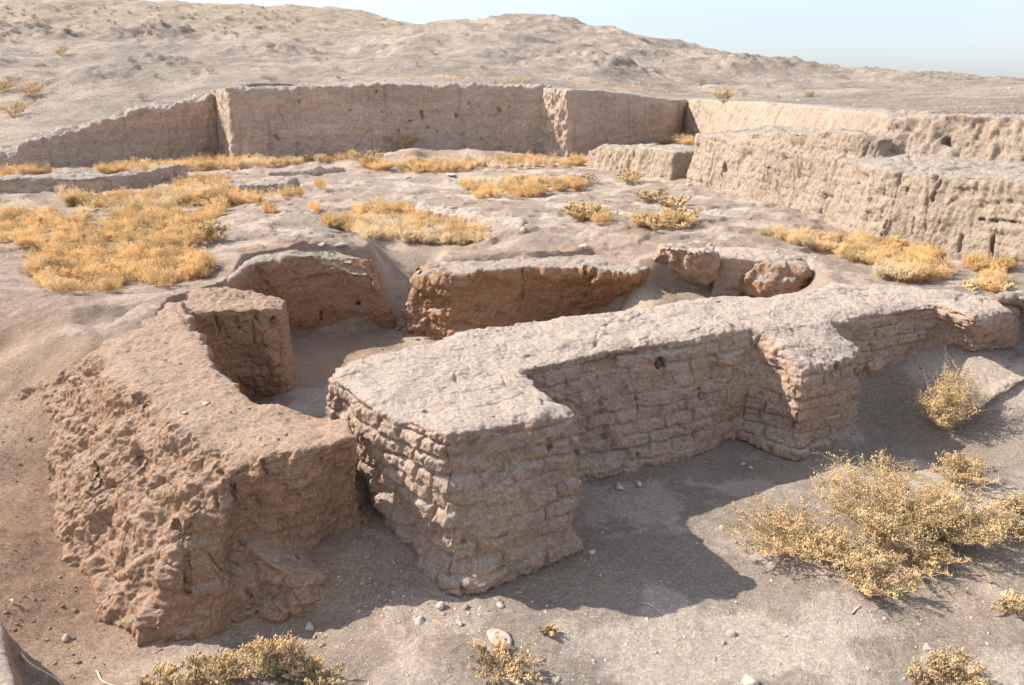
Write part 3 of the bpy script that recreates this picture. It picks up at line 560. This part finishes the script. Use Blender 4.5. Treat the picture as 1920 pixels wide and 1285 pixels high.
b5 = bank(B5, 1.0, .16, 1); b5 = b5[:len(B5)] + [((9.2,4.5,2.2),(9.2,4.5,.8)),((8.9,8.2,2.22),(8.9,8.2,.8)),((7.6,11.2,2.26),(7.6,11.2,.8)),((6.3,13.4,2.2),(6.3,13.4,.8)),((6.9,18.5,2.3),(6.9,18.5,.8)),((5.0,18.6,2.2),(5.0,18.6,.8))]
b5s = bank([(3.9,17.9,2.18,1.05),(4.3,16.4,2.27,1.05),(4.75,14.8,2.38,1.05),(5.2,13.35,2.50,1.05),(5.45,12.75,2.46,1.05),(5.85,12.5,2.40,1.05),(6.2,12.6,2.4,1.05)], .9, .22, 1)
single('earthen_wall', [b5, b5s], .05, 4, lambda V,N: relief(V,N,.07,.022,.012,191)+flutes(V,N,4.5,.03,193,.10)+cracks(V*np.array([1,1,.35]),1.6,198,.05,.02)+flutes(V,N,1.5,.08,195,.16)*sst(13,10.5,V[:,1])+bricks(V,N,-1.2,.13,.4,.016,.012,.02,seed=197,keep=.1)+sst(.9,.5,np.abs(N[:,2]))*.014*fbm(V*7,3,.65,seed=199,ridged=True), M_CREAM, 'high cream coloured lower wall on the right, its ledge carrying the upper bank', 'wall', [((1355,310),(1358,320),.05,.12),((1350,325),(1350,350),.02,.08),((1440,318),(),.035,.08),((1545,365),(1555,372),.05,.16),((1605,340),(1608,365),.02,.08),((1830,412),(1905,420),.018,.08),((1700,350),(1698,360),.018,.07),((1760,340),(1745,375),.016,.07),((1800,440),(1795,470),.02,.09),((1860,440),(1855,480),.02,.09),((1710,410),(1705,440),.018,.07),((1660,410),(1655,450),.016,.07)])
R0 = [(1.95,21.9,1.5,1.05),(2.2,21.45,1.62,1.05),(2.75,20.5,1.68,1.05)]
def block(L, back): 
    b = bank(L, .9, .08, 1); return b[:len(L)] + [((x,y,z),(x,y,.7)) for x,y,z in back]
single('low_wall', [block([(2.05,21.9,1.45,1.05),(2.3,21.35,1.64,1.05),(2.75,20.4,1.66,1.05),(3.02,19.95,1.66,1.05)], [(3.9,20.7,1.68),(3.6,22.3,1.6),(2.7,23,1.45)])], .05, 4, lambda V,N: relief(V,N,.05,.025,.01,201)+flutes(V,N,4,.05,203,.4)+clods(V,5,204,.03), M_CREAM, 'low crumbling cream wall, left of the two blocks before the big right wall', 'wall')
single('low_wall', [block([(2.95,20.1,1.6,1.05),(3.1,19.75,1.72,1.05),(3.45,19.1,1.74,1.05),(3.75,18.5,1.72,1.05),(4.3,18.75,1.68,1.05)], [(4.9,19.6,1.72),(4.2,20.8,1.7),(3.6,20.6,1.68)])], .05, 4, lambda V,N: relief(V,N,.04,.025,.01,211)+flutes(V,N,4,.04,213,.4), M_CREAM, 'square ended cream wall block touching the left end of the big right wall', 'wall')
# -- low worn ridges on the far left
def ridge(px, h, th):
    b = [at(x,y,z) for x,y,z in px]; o = []
    for q in b: o.append(((q[0],q[1]+.06,q[2]+h),(q[0],q[1],q[2]-.3)))
    for q in b[::-1]: o.append(((q[0],q[1]+th,q[2]+h*.85),(q[0],q[1]+th,q[2]-.3)))
    return o
rr = lambda s: (lambda V,N: relief(V,N,.09,.03,.01,s)+.03*clods(V,4,s+4,1.0))
single('low_wall', [ridge([(-200,368,.95),(0,364,.95),(150,360,.95),(250,354,.95),(320,340,.97),(352,330,.98)], .34, 1.1)], .05, 6, rr(221), M_CUT, 'long low dark ridge of wall on the far left behind the golden grass', 'wall')
single('low_wall', [ridge([(425,366,.95),(445,371,.94),(540,364,.94),(555,356,.95)], .26, .9)], .045, 6, rr(231), M_CUT, 'short low wall remnant standing in the golden grass', 'wall')
single('low_wall', [ridge([(500,334,.97),(560,332,.97),(640,326,.98)], .15, .7)], .05, 6, rr(241), M_CUT, 'faint low ridge behind the short wall remnant', 'wall')
single('low_wall', [ridge([(775,405,1.0),(850,420,1.0),(930,440,1.0),(985,452,1.05)], .17, .9)], .045, 6, rr(251), M_PALE, 'low worn ridge along the back of the golden grass strip in the middle', 'wall')

def tubes(paths, sides=5):
    V, F = [], []
    for P, R in paths:
        P = np.array(P, float); t = np.gradient(P, axis=0); t /= np.linalg.norm(t, axis=1)[:,None]+1e-9
        a = np.cross(t, (0,0,1)); bad = np.linalg.norm(a, axis=1) < .1; a[bad] = np.cross(t[bad], (1,0,0)); a /= np.linalg.norm(a, axis=1)[:,None]; b = np.cross(t, a); o = len(V)*0+sum(len(v) for v in V)
        rg = []
        for k in range(sides):
            th = 2*math.pi*k/sides; rg.append(P + (a*math.cos(th)+b*math.sin(th))*np.array(R)[:,None])
        rg = np.stack(rg, 1); V.append(rg.reshape(-1,3)); n = len(P)
        for i in range(n-1):
            for k in range(sides): F.append((o+i*sides+k, o+i*sides+(k+1)%sides, o+(i+1)*sides+(k+1)%sides, o+(i+1)*sides+k))
    return np.vstack(V), np.array(F)
rng = np.random.default_rng(5)
def ribbon(paths):
    (P, R), = paths; t = np.gradient(P, axis=0); t /= np.linalg.norm(t, axis=1)[:,None]; s_ = np.stack([t[:,1], -t[:,0], 0*t[:,0]], 1); s_ /= np.linalg.norm(s_, axis=1)[:,None]
    w = s_*np.array(R)[:,None]; up = np.array([0,0,1.]); tilt = up*np.array(R)[:,None]*.2
    ring = np.stack([P-w+tilt, P+w-tilt, P+w-tilt-up*.012, P-w+tilt-up*.012], 1); n = len(P)
    F = [(i*4+k, i*4+(k+1)%4, (i+1)*4+(k+1)%4, (i+1)*4+k) for i in range(n-1) for k in range(4)]
    return ring.reshape(-1,3), np.array(F)
def strip(px, r, seed):
    G = ground_many(px); t = np.linspace(0, 1, len(G)); tt = np.linspace(0, 1, 160); P = np.stack([np.interp(tt, t, G[:,k]) for k in range(3)], 1)
    P += np.stack([tt*0, .012*perlin(np.c_[tt*14,tt*0,tt*0+9], 4), .006*perlin(np.c_[tt*25,tt*0,tt*0], 5)], 1); P[:,2] += .004
    return P, r*(1+.5*perlin(np.c_[tt*45, tt*0, tt*0], 8))

# ------------------------------------------------------------------ stones and gravel
def stone_mesh(seed, r, flat=.6, sub=2):
    bm = bmesh.new(); bmesh.ops.create_icosphere(bm, subdivisions=sub, radius=1)
    V = np.array([v.co[:] for v in bm.verts]); F = np.array([[v.index for v in f.verts] for f in bm.faces]); bm.free()
    rg = np.random.default_rng(seed)
    for _ in range(11):                                    # chop facets
        n = rg.normal(size=3); n /= np.linalg.norm(n); c = rg.uniform(.34, .66); k = V@n; V = V - np.maximum(k-c, 0)[:,None]*n
    V *= 1+.07*perlin(V*2.2+seed, seed)[:,None]
    V *= np.array([1, rg.uniform(.6,.85), flat])*r; a = rg.uniform(0, 6.3)
    return np.c_[V[:,0]*math.cos(a)-V[:,1]*math.sin(a), V[:,0]*math.sin(a)+V[:,1]*math.cos(a), V[:,2]], F
BVH = None
def surface(px, py):
    """topmost surface (wall or ground) the photo shows at a pixel"""
    d = rayd(px, py); d = d/np.linalg.norm(d)
    ok, loc, n, i, o, m = SC.ray_cast(bpy.context.evaluated_depsgraph_get(), (0,0,CAMZ), tuple(d))
    return np.array(loc) if ok else ground_at(px, py)
bpy.context.view_layer.update()
ST = [(826,1139,.060,.7,0,'sharp pale grey stone at the foot of the near buttress'),(1108,1037,.042,.7,0,'small squarish pale stone by the right foot of the near buttress'),
 (1158,917,.075,.7,1,'round brown stone under the long wall, left one of two'),(1197,909,.062,.55,0,'flat grey stone under the long wall beside the round brown one'),
 (936,1136,.042,.7,1,'rounded stone in the shade just right of the near buttress foot'),(785,1166,.055,.45,1,'flat pale slab left of the sharp stone in the dirt'),(864,1172,.042,.7,1,'upright brown stone at the edge of the shadow'),
 (581,1178,.052,.8,0,'pale blocky stone at the foot of the broken reddish lump'),(1402,1281,.085,.5,1,'largest pale stone at the bottom edge of the photo'),(1736,1217,.045,.6,1,'pale oval stone alone on the sunlit ground at lower right'),
 (1371,1190,.045,.6,1,'pinkish stone beside the tip of the buttress shadow'),(1357,1207,.03,.6,1,'small white stone just below the pinkish one at the shadow tip'),(935,1202,.13,.16,1,'big pale clod of clay in the sun at the shadow edge'),
 (1044,1275,.035,.6,1,'small pale pointed stone at the bottom centre'),(1394,872,.05,.6,0,'grey stone below the middle buttress, left of its neighbour'),(1408,880,.045,.5,0,'flat grey stone below the middle buttress, right of its neighbour'),
 (1524,852,.07,.5,1,'broken clay piece at the foot of the middle buttress'),(604,461,.085,.5,1,'pale stone on top of the room wall, left one of two'),(638,461,.10,.4,0,'flat pale stone on top of the room wall, right one of two'),
 (765,572,.07,.45,0,'pale stone on the sunlit broken end of the wall block'),(346,776,.03,.6,0,'small pale stone on top of the reddish wall'),(388,757,.05,.3,1,'flat stone flush with the top of the reddish wall'),(406,705,.025,.7,0,'tiny white stone near the inner edge of the reddish wall'),
 (124,1196,.045,.5,1,'pale stone alone on the red dirt of the trench'),(785,512,.07,.5,1,'dark topped stone on the crest behind the wall block'),(1095,466,.16,.3,1,'flat stone on the grey path behind the wall block'),(1290,348,.12,.6,0,'white stone at the corner of the big right wall'),
 (765,335,.16,.35,1,'flat dark stone on the plateau left of the middle grass'),(845,330,.2,.35,1,'flat slab at the upper edge of the middle grass'),(1075,352,.18,.35,1,'pale slab at the right end of the middle grass'),(300,372,.45,.22,1,'flat pale slab lying in the golden grass'),(1655,458,.16,.5,1,'brown clay lump in the grass below the big right wall')]
for k, (px, py, r, fl, w, lb) in enumerate(ST):
    V, F = stone_mesh(100+k, r, fl); p = surface(px, py)
    o = mesh('stone', V, F, M_WARM if w else M_STONE, smooth=False); o.location = (p[0], p[1], p[2]+r*fl*.35); tag(o, lb, 'stone', 'loose stones lying in the dig')
def scatter(name, P, size, mats, seed, sub=1):
    """many small stones as one mesh"""
    rg = np.random.default_rng(seed); VV, FF, n = [], [], 0; protos = [stone_mesh(500+seed*31+i, 1.0, .6, sub) for i in range(10)]
    for p in P:
        v, f = protos[rg.integers(10)]; s = size*rg.pareto(2.6)*.5 + size*.45; s = min(s, size*4); a = rg.uniform(0, 6.3); ca, sa = math.cos(a), math.sin(a)
        VV.append(np.c_[v[:,0]*ca-v[:,1]*sa, v[:,0]*sa+v[:,1]*ca, v[:,2]]*s + p - (0,0,s*.05)); FF.append(f+n); n += len(v)
    return mesh(name, np.vstack(VV), np.vstack(FF), mats, smooth=False)
rg = np.random.default_rng(77)
def gravel_points(n, box, clus=.0):
    return ground_many(np.c_[rg.uniform(box[0], box[2], n), rg.uniform(box[1], box[3], n)])
G = np.vstack([gravel_points(1500,(600,1060,860,1200)), gravel_points(11000,(640,960,1950,1290)), gravel_points(900,(1100,860,1950,1010)), gravel_points(900,(200,1190,700,1290)), gravel_points(350,(1500,860,1620,900)), gravel_points(900,(700,1110,900,1190))])
tag(scatter('gravel', G, .0065, M_WARM, 1), 'fine gravel and crumbs of clay strewn over the front court', 'gravel', kind='stuff')
G = np.vstack([gravel_points(2200,(-20,760,330,1290)), gravel_points(900,(480,1070,760,1130)), gravel_points(600,(550,650,760,720))]); G = G[G[:,2] < .75]
tag(scatter('clay_crumbs', G, .010, M_BROWN, 2), 'reddish clay crumbs on the trench dirt', 'clay crumbs', kind='stuff')
G = np.vstack([gravel_points(2600,(420,380,1560,560)), gravel_points(1200,(600,320,1500,420))])
k = (sdf(G[:,:2], ROOMP) > .15); G = G[k]
tag(scatter('gravel', G, .014, M_WARM, 3), 'small stones scattered over the plateau behind the walls', 'gravel', kind='stuff')
G = ground_many(np.c_[rg.uniform(-20,1940,9000), rg.uniform(60,262,9000)]); k = sdf(G[:,:2], DIG) > .6; G = G[k & (G[:,1] < 75)]
tag(scatter('gravel', G, .030, M_WARM, 4), 'stony rubble scattered over the spoil slopes behind the dig', 'gravel', kind='stuff')

# crumbs on the wall tops and fallen bits at the wall feet
P1 = TOPS[0][rg.integers(0, len(TOPS[0]), 1500)]; P2 = TOPS[1][rg.integers(0, len(TOPS[1]), 1300)]
tag(scatter('wall_crumbs', P1, .0075, M_PALE, 6), 'loose crumbs of pale mud on top of the long wall', 'crumbs', kind='stuff')
tag(scatter('wall_crumbs', P2, .008, M_BROWN, 7), 'loose crumbs of brown mud on the reddish wall', 'crumbs', kind='stuff')
ft = []
for a, b, n in (((850,1142),(975,1096),130),((975,1096),(1092,1048),130),((1092,922),(1390,834),260),((1390,838),(1494,876),100),((1494,878),(1615,797),150),((1625,722),(1750,672),100),((700,1010),(850,1142),160),((430,1210),(600,1190),200),((450,1070),(690,1040),160),((262,1222),(430,1212),80)):
    t = rg.uniform(0,1,n)[:,None]; q = np.array(a)+(np.array(b)-np.array(a))*t; q[:,1] += np.abs(rg.normal(0,13,n))+2; q[:,0] += rg.normal(0,5,n); ft.append(q)
tag(scatter('fallen_crumbs', ground_many(np.vstack(ft)), .013, M_PALE, 8), 'bits of fallen mud brick along the foot of the walls', 'crumbs', kind='stuff')
# chaff and broken stems lying about the bushes
q = np.vstack([np.c_[rg.normal(cx, sx, n), rg.normal(cy, sy, n)] for cx, cy, sx, sy, n in ((1640,1050,150,60,420),(1820,1000,70,50,160),(480,1270,120,20,120),(935,1255,60,25,60),(1770,810,50,30,60),(1300,1150,300,80,120))])
G = ground_many(q); a = rg.uniform(0,6.3,len(G)); l = rg.uniform(.01,.06,len(G)); D_ = np.stack([np.cos(a), np.sin(a), rg.uniform(-.05,.25,len(G))],1)*l[:,None]
CH = (G-D_+(0,0,.004), G+D_+(0,0,.004))
# fallen twigs
for k, (a, b, r, lb) in enumerate([((1202,1132),(1246,1150),.005,'dry straw on the shaded court floor'),((14,1131),(40,1137),.008,'short bleached twig on the red trench dirt'),((176,1262),(222,1292),.006,'pale straight twig at the bottom edge in the reddish trench'),((40,1230),(112,1290),.008,'long curved dark twig in the shadow at lower left'),((1598,1151),(1612,1137),.006,'short reddish twig on the ground under the largest bush')]):
    A, B = ground_at(*a), ground_at(*b); t = np.linspace(0,1,9)[:,None]; P = A+(B-A)*t; P[:,2] += r*1.4+.02*np.sin(t[:,0]*3.1)*(k % 2); P[:,:2] += .012*np.sin(t*5+k)
    v, f = tubes([(P, np.linspace(r, r*.5, 9))], 5); tag(mesh('twig', v, f, M_TWIG), lb, 'twig', 'fallen twigs')

# ------------------------------------------------------------------ plants
def seg_prisms(A, B, ra, rb):
    """thin three sided stems for all segments at once"""
    t = B-A; t /= np.linalg.norm(t, axis=1)[:,None]+1e-9; up = np.where(np.abs(t[:,2:3]) > .9, [[1.,0,0]], [[0,0,1.]])
    a = np.cross(t, up); a /= np.linalg.norm(a, axis=1)[:,None]; b = np.cross(t, a); n = len(A); V = np.empty((n, 6, 3))
    for k in range(3):
        d = a*math.cos(2.094*k)+b*math.sin(2.094*k); V[:,k] = A+d*ra[:,None]; V[:,k+3] = B+d*rb[:,None]
    F = np.array([(0,1,4,3),(1,2,5,4),(2,0,3,5)])
    return V.reshape(-1,3), (F[None]+np.arange(n)[:,None,None]*6).reshape(-1,4)
OV = np.array([(1,0,0),(-.5,.87,0),(-.5,-.87,0),(0,0,2.1),(0,0,-1.6)]); OF = np.array([(0,1,3),(1,2,3),(2,0,3),(1,0,4),(2,1,4),(0,2,4)])
def heads_mesh(C, s, rg):
    n = len(C); th = rg.uniform(0,6.3,n); v = OV[None]*s[:,None,None]; x = v[:,:,0]*np.cos(th)[:,None]-v[:,:,1]*np.sin(th)[:,None]; y = v[:,:,0]*np.sin(th)[:,None]+v[:,:,1]*np.cos(th)[:,None]
    til = rg.uniform(-.8,.8,(n,1)); y2 = y*np.cos(til)-v[:,:,2]*np.sin(til); z2 = y*np.sin(til)+v[:,:,2]*np.cos(til)
    V = np.stack([x,y2,z2],2)+C[:,None]; return V.reshape(-1,3), (OF[None]+np.arange(n)[:,None,None]*5).reshape(-1,3)
def plant(rg, h, r, nst, ntw=9, nhd=5, hs=.007, lean=(0,0), thick=.0036):
    A, B, ra, rb, H = [], [], [], [], []
    for i in range(nst):
        az = rg.uniform(0,6.283); out = r*math.sqrt(rg.uniform(.02,1)); L = h*rg.uniform(.65,1.1)*(1-.35*(out/r)**2)
        base = np.array([math.cos(az), math.sin(az), 0])*out*.18; tip = np.array([math.cos(az)*out+lean[0]*L, math.sin(az)*out+lean[1]*L, L]); mid = (base+tip)/2+np.array([0,0,.16*L])+rg.normal(0,.03*h,3)
        t = np.linspace(0,1,6)[:,None]; P = base*(1-t)**2+2*mid*t*(1-t)+tip*t*t; P += rg.normal(0,.010*h,P.shape); P[:,2] = np.maximum(P[:,2],.005)
        for k in range(5): A.append(P[k]); B.append(P[k+1]); ra.append(thick*(1-.13*k)); rb.append(thick*(.87-.13*k))
        for j in range(ntw//2):                              # bare twigs
            s = rg.uniform(.15,1.0); k = min(int(s*5),4); o = P[k]+(P[k+1]-P[k])*(s*5-k); d = rg.normal(0,1,3); d[2] = abs(d[2])*.6+.2; d /= np.linalg.norm(d); l = h*rg.uniform(.15,.38)
            A.append(o); B.append(o+d*l); ra.append(thick*.55); rb.append(thick*.2)
        for j in range(ntw):
            s = rg.uniform(.3,1.0); k = min(int(s*5),4); o = P[k]+(P[k+1]-P[k])*(s*5-k); d = rg.normal(0,1,3); d[2] = abs(d[2])*.8+.35; d /= np.linalg.norm(d); l = h*rg.uniform(.10,.26)*(1.2-s*.5)
            e = o+d*l; A.append(o); B.append(e); ra.append(thick*.5); rb.append(thick*.25)
            for q in range(nhd):
                u = rg.uniform(.35,1.05); H.append(o+d*l*u+rg.normal(0,.016*h**.5,3))
    H = np.array(H); H[:,2] = np.maximum(H[:,2], .006)
    return np.array(A), np.array(B), np.array(ra), np.array(rb), H, hs*rg.uniform(.35,1.5,len(H))
def green_sprig(rg, h, n):
    V, F = [], []
    for i in range(n):
        az = rg.uniform(0,6.3); ln = h*rg.uniform(.5,1); rr_ = rg.uniform(.01,.05); z0 = rg.uniform(.2,1)*h*.8; o = np.array([math.cos(az)*rr_, math.sin(az)*rr_, z0]); d = np.array([math.cos(az)*.7, math.sin(az)*.7, .8])*ln*.22; w = np.array([-math.sin(az), math.cos(az), 0])*.004; k = len(V)
        V += [o, o+d*.5+w, o+d, o+d*.5-w]; F.append((k,k+1,k+2,k+3))
    return np.array(V), np.array(F)
def bush(name, px, py, h, r, nst, label, cat='dry bush', ntw=10, nhd=5, hs=.007, lean=(0,0), green=0, seed=0, p=None, group=None, far=False):
    rg = np.random.default_rng(900+seed); p = surface(px, py) if p is None else p
    group = group or ('tufts dotted over the plateau and slopes' if seed >= 40 else 'dry bushes in the foreground')
    o = empty(name, tuple(p)); tag(o, label, cat, group); A,B,ra,rb,H,s = plant(rg, h, r, int(nst*1.5), ntw, nhd, hs*.70, lean)
    P = np.array(p); dz = 0
    def drop(V):                                          # sit on uneven ground
        V = V + P; V[:,2] += hgrid(V[:,:2]) - P[2] if not far else 0; return V
    A2, B2 = drop(A), drop(B)
    if np.abs(hgrid(A[:,:2]+P[:2])-P[2]).max() > .25: A2, B2 = A+P, B+P; Hh = H+P
    else: Hh = drop(H)
    v, f = seg_prisms(A2, B2, ra, rb); mesh('stems', v, f, M_STEM, o, smooth=False)
    v, f = heads_mesh(Hh, s, rg); mesh('seed_heads', v, f, M_DRY, o, smooth=False)
    if green:
        v, f = green_sprig(rg, h*.8, green); mesh('green_shoot', v+P+np.array([r*.2,-r*.5,0]), f, M_GREEN, o, smooth=False)
    return o
v, f = seg_prisms(CH[0], CH[1], np.full(len(CH[0]), .0016), np.full(len(CH[0]), .001)); tag(mesh('plant_litter', v, f, M_STEM, smooth=False), 'broken straw littering the court floor round the dry bushes', 'plant litter', kind='stuff')
# bushes on the court floor at the lower right
bush('dry_bush', 1650, 1000, .50, .60, 80, 'largest dry golden bush, sprawling on the court floor at lower right', ntw=11, nhd=6, green=30, seed=1)
bush('dry_bush', 1785, 1010, .36, .44, 48, 'dense dry bush right of the largest one, seed heads hanging low', ntw=11, nhd=6, seed=2)
bush('dry_bush', 1490, 1030, .25, .50, 44, 'low dry bush lying into the shadow left of the largest one', ntw=10, nhd=5, lean=(-.7,.1), seed=3)
bush('dry_bush', 1635, 1110, .22, .30, 32, 'small dry bush with green shoots in front of the largest one', ntw=10, nhd=5, green=40, seed=4)
bush('dry_bush', 1720, 1065, .20, .34, 32, 'small flat dry bush at the front right of the largest one', ntw=10, nhd=5, seed=5)
bush('dry_bush', 1800, 910, .26, .30, 26, 'dry bush partly in the shadow behind the dense one', ntw=10, nhd=5, seed=6)
bush('dry_bush', 1570, 1050, .22, .42, 40, 'low tangle of dry stems between the largest bush and the shadow', ntw=9, nhd=5, seed=7)
bush('dry_bush', 1768, 800, .52, .30, 34, 'tall upright dry bush below the mud platform on the right', ntw=12, nhd=6, seed=8)
bush('dry_bush', 1905, 1000, .20, .28, 20, 'dry bush cut by the right edge beside the dense one', seed=9)
bush('dry_bush', 1912, 960, .16, .14, 10, 'green tinged bush at the right edge', green=60, seed=10)
bush('dry_bush', 1908, 1152, .10, .18, 16, 'flat dry plant at the right edge in front of the bushes', seed=11)
bush('dry_bush', 1790, 1290, .20, .19, 26, 'dry bush cut by the bottom edge at lower right', seed=12)
bush('dry_bush', 1725, 1290, .16, .10, 12, 'smaller dry plant left of the one at the lower right bottom edge', seed=13)
bush('dry_bush', 935, 1262, .12, .26, 20, 'flat dry plant with spreading stems at the bottom centre', green=14, seed=14)
bush('dry_bush', 1030, 1188, .06, .07, 8, 'tiny dry plant on the edge of the buttress shadow', seed=15, hs=.006)
# bank at the bottom left
bush('dry_bush', 520, 1262, .24, .20, 30, 'dry bush with one tall spike on the bottom edge, in front of the reddish wall', green=26, seed=16)
bush('dry_bush', 400, 1280, .15, .26, 34, 'low dry bush at the bottom edge, left of the spiky one', seed=17)
bush('dry_bush', 590, 1280, .13, .18, 22, 'low dry bush with green shoots at the bottom edge, right of the spiky one', green=44, seed=18)
bush('dry_bush', 300, 1285, .10, .16, 18, 'small dry bush at the bottom edge next to the trench', seed=19)
# lone tufts farther away
for k, (px, py, h, r, n, lb, g) in enumerate([(30,218,.45,.65,26,'front golden bush of three on the far left slope',0),(60,180,.45,.7,26,'right golden bush of three on the far left slope',0),(10,172,.4,.6,22,'back golden bush of three on the far left slope',0),
  (752,280,.55,.8,30,'brownish bush in the shade on the low mound at the back',0),(1180,343,.3,.4,18,'bush with green leaves in front of the low cream walls',60),(1222,374,.2,.38,22,'golden tuft alone on the plateau below the low cream walls',0),(1266,392,.22,.4,22,'golden tuft right of the lone one on the plateau',0),
  (1356,192,.45,.45,24,'greenish bush on the crest of the back cutting at right',40),(400,452,.28,.35,24,'golden tuft at the corner of the grey path',0),(1258,268,.3,.9,40,'golden tuft on top of the square ended wall block',0),(1100,412,.22,.5,26,'golden tuft in the middle of the grey plateau',0),(1235,430,.2,.5,26,'flat pale golden tuft on the plateau before the wall stump',20),(1282,415,.2,.4,20,'golden tuft just right of the flat pale one before the stump',0),
  (118,104,.5,.6,18,'brownish tuft high on the left spoil heap',0),(1090,345,.2,.5,20,'golden tuft at the right end of the middle grass',0),(690,312,.4,.55,24,'greenish golden bush left of the low mound',40),(1850,545,.12,.3,16,'small golden tuft behind the far end of the long wall',0)]):
    bush('dry_bush', px, py, h, r, n, lb, 'grass tuft' if 'tuft' in lb else 'dry bush', ntw=8, nhd=5, hs=.014 if py < 450 else .011, seed=40+k, green=g)

# golden ground cover: patches nobody could count
PATCH = [([(0,400),(60,395),(130,405),(230,375),(300,365),(400,345),(425,372),(430,395),(400,420),(395,455),(330,470),(400,495),(405,520),(300,540),(180,552),(90,552),(55,505),(75,470),(0,462)],2500),
 ([(105,350),(130,365),(240,375),(330,352),(420,330),(430,362),(540,362),(610,350),(612,360),(540,378),(430,385),(300,392),(120,388)],620),
 ([(600,418),(650,405),(690,388),(750,390),(800,410),(900,435),(920,455),(860,462),(770,458),(680,448)],900),
 ([(860,340),(920,348),(960,340),(1040,348),(1095,350),(1090,358),(1000,372),(900,376),(875,362)],420),
 ([(175,322),(250,312),(330,305),(430,297),(560,300),(570,310),(470,316),(340,322),(200,330)],620),([(0,325),(60,322),(100,328),(60,332),(0,333)],110),
 ([(670,310),(760,308),(900,304),(1000,300),(1110,302),(1110,312),(1000,318),(860,322),(760,326),(690,320)],620),([(560,302),(640,296),(680,288),(660,300),(600,308)],110),
 ([(1425,438),(1480,442),(1560,452),(1650,462),(1700,468),(1755,478),(1750,500),(1690,512),(1630,502),(1560,480),(1480,458)],820),([(1660,512),(1770,510),(1780,524),(1700,532),(1640,522)],170),([(1800,500),(1890,505),(1880,512),(1820,512)],80),([(1840,520),(1880,530),(1870,550),(1845,548)],60),
 ([(1060,395),(1110,400),(1150,415),(1120,425),(1080,415)],90),([(1180,420),(1300,412),(1300,425),(1230,438)],120),([(1230,262),(1310,264),(1300,274),(1230,272)],110),
 ([(40,150),(100,158),(60,166)],20),([(700,148),(800,150),(1000,156),(1000,150),(800,143)],60),([(1060,160),(1180,172),(1260,180),(1250,172),(1100,152)],50),([(1040,146),(1280,150),(1400,168),(1300,172),(1100,160)],45),([(100,128),(60,124),(80,118)],20),([(490,392),(525,394),(515,402),(490,400)],22),([(575,396),(600,394),(595,402)],12)]
def inpoly(q, poly): return sdf(q, poly) < 0
rg = np.random.default_rng(11); pts = []
for poly, n in PATCH:
    a = np.array(poly, float); lo, hi = a.min(0), a.max(0); got = []; n = int(n*.72)
    while len(got) < n:
        q = rg.uniform(lo, hi, (n*3, 2)); keep = inpoly(q, poly); thin = fbm(np.c_[q*np.array([.018,.045]), np.zeros(len(q))], 3, seed=15) > -.22
        got += list(q[keep & (thin | (rg.uniform(size=len(q)) < .12))])
    pts.append(np.array(got[:n]))
PX = np.vstack(pts); GP = ground_many(PX)
protos = []
for i in range(10):
    A,B,ra,rb,H,s = plant(rg, 1.0, .62, 18, 6, 3, .026, thick=.013)
    w = np.cross(B-A, rg.normal(size=A.shape)); w /= np.linalg.norm(w, axis=1)[:,None]+1e-9
    V = np.stack([A+w*ra[:,None], A-w*ra[:,None], B+w*rb[:,None]], 1).reshape(-1,3); Ft = np.arange(len(V)).reshape(-1,3)
    TV = np.array([(1,0,-.4),(-.5,.87,-.4),(-.5,-.87,-.4),(0,0,1.3)]); hv = (H[:,None]+TV[None]*s[:,None,None]*rg.uniform(.8,1.2,(len(H),1,1))).reshape(-1,3)
    TF = np.array([(0,1,3),(1,2,3),(2,0,3)]); hf = (TF[None]+np.arange(len(H))[:,None,None]*4).reshape(-1,3)+len(V)
    protos.append((np.vstack([V,hv]), np.vstack([Ft,hf])))
VV, FF, n = [], [], 0
for p in GP:
    v, f = protos[rg.integers(10)]; h = rg.uniform(.09,.22)*(1+.3*(p[1] > 15)) if p[2] < 2 else rg.uniform(.08,.16); a = rg.uniform(0,6.3); ca, sa = math.cos(a), math.sin(a)
    VV.append(np.c_[v[:,0]*ca-v[:,1]*sa, v[:,0]*sa+v[:,1]*ca, v[:,2]]*np.array([h,h,h*rg.uniform(.75,1.1)])+p); FF.append(f+n); n += len(v)
tag(mesh('dry_grass', np.vstack(VV), np.vstack(FF), M_GOLD, smooth=False), 'golden dry grass filling the hollows of the plateau', 'dry grass', kind='stuff')
# brown scrub dotted over the hills
q = np.vstack([np.c_[rg.uniform(0,560,130), rg.uniform(5,70,130)], np.c_[rg.uniform(0,1900,70), rg.uniform(40,200,70)]]); G = ground_many(q); k = (sdf(G[:,:2], DIG) > 1) & (G[:,1] < 98); G = G[k]
VV, FF, n = [], [], 0
for p in G:
    v, f = protos[rg.integers(10)]; h = rg.uniform(.10,.24)*(1+p[1]/150); VV.append(v*np.array([h*1.5,h*1.5,h])+p); FF.append(f+n); n += len(v)
M_SCRUB = plain('scrub', (.30,.22,.12), .9, .3, 0, 1)
tag(mesh('scrub', np.vstack(VV), np.vstack(FF), M_SCRUB, smooth=False), 'small brown scrub dotted over the hills', 'scrub', kind='stuff')
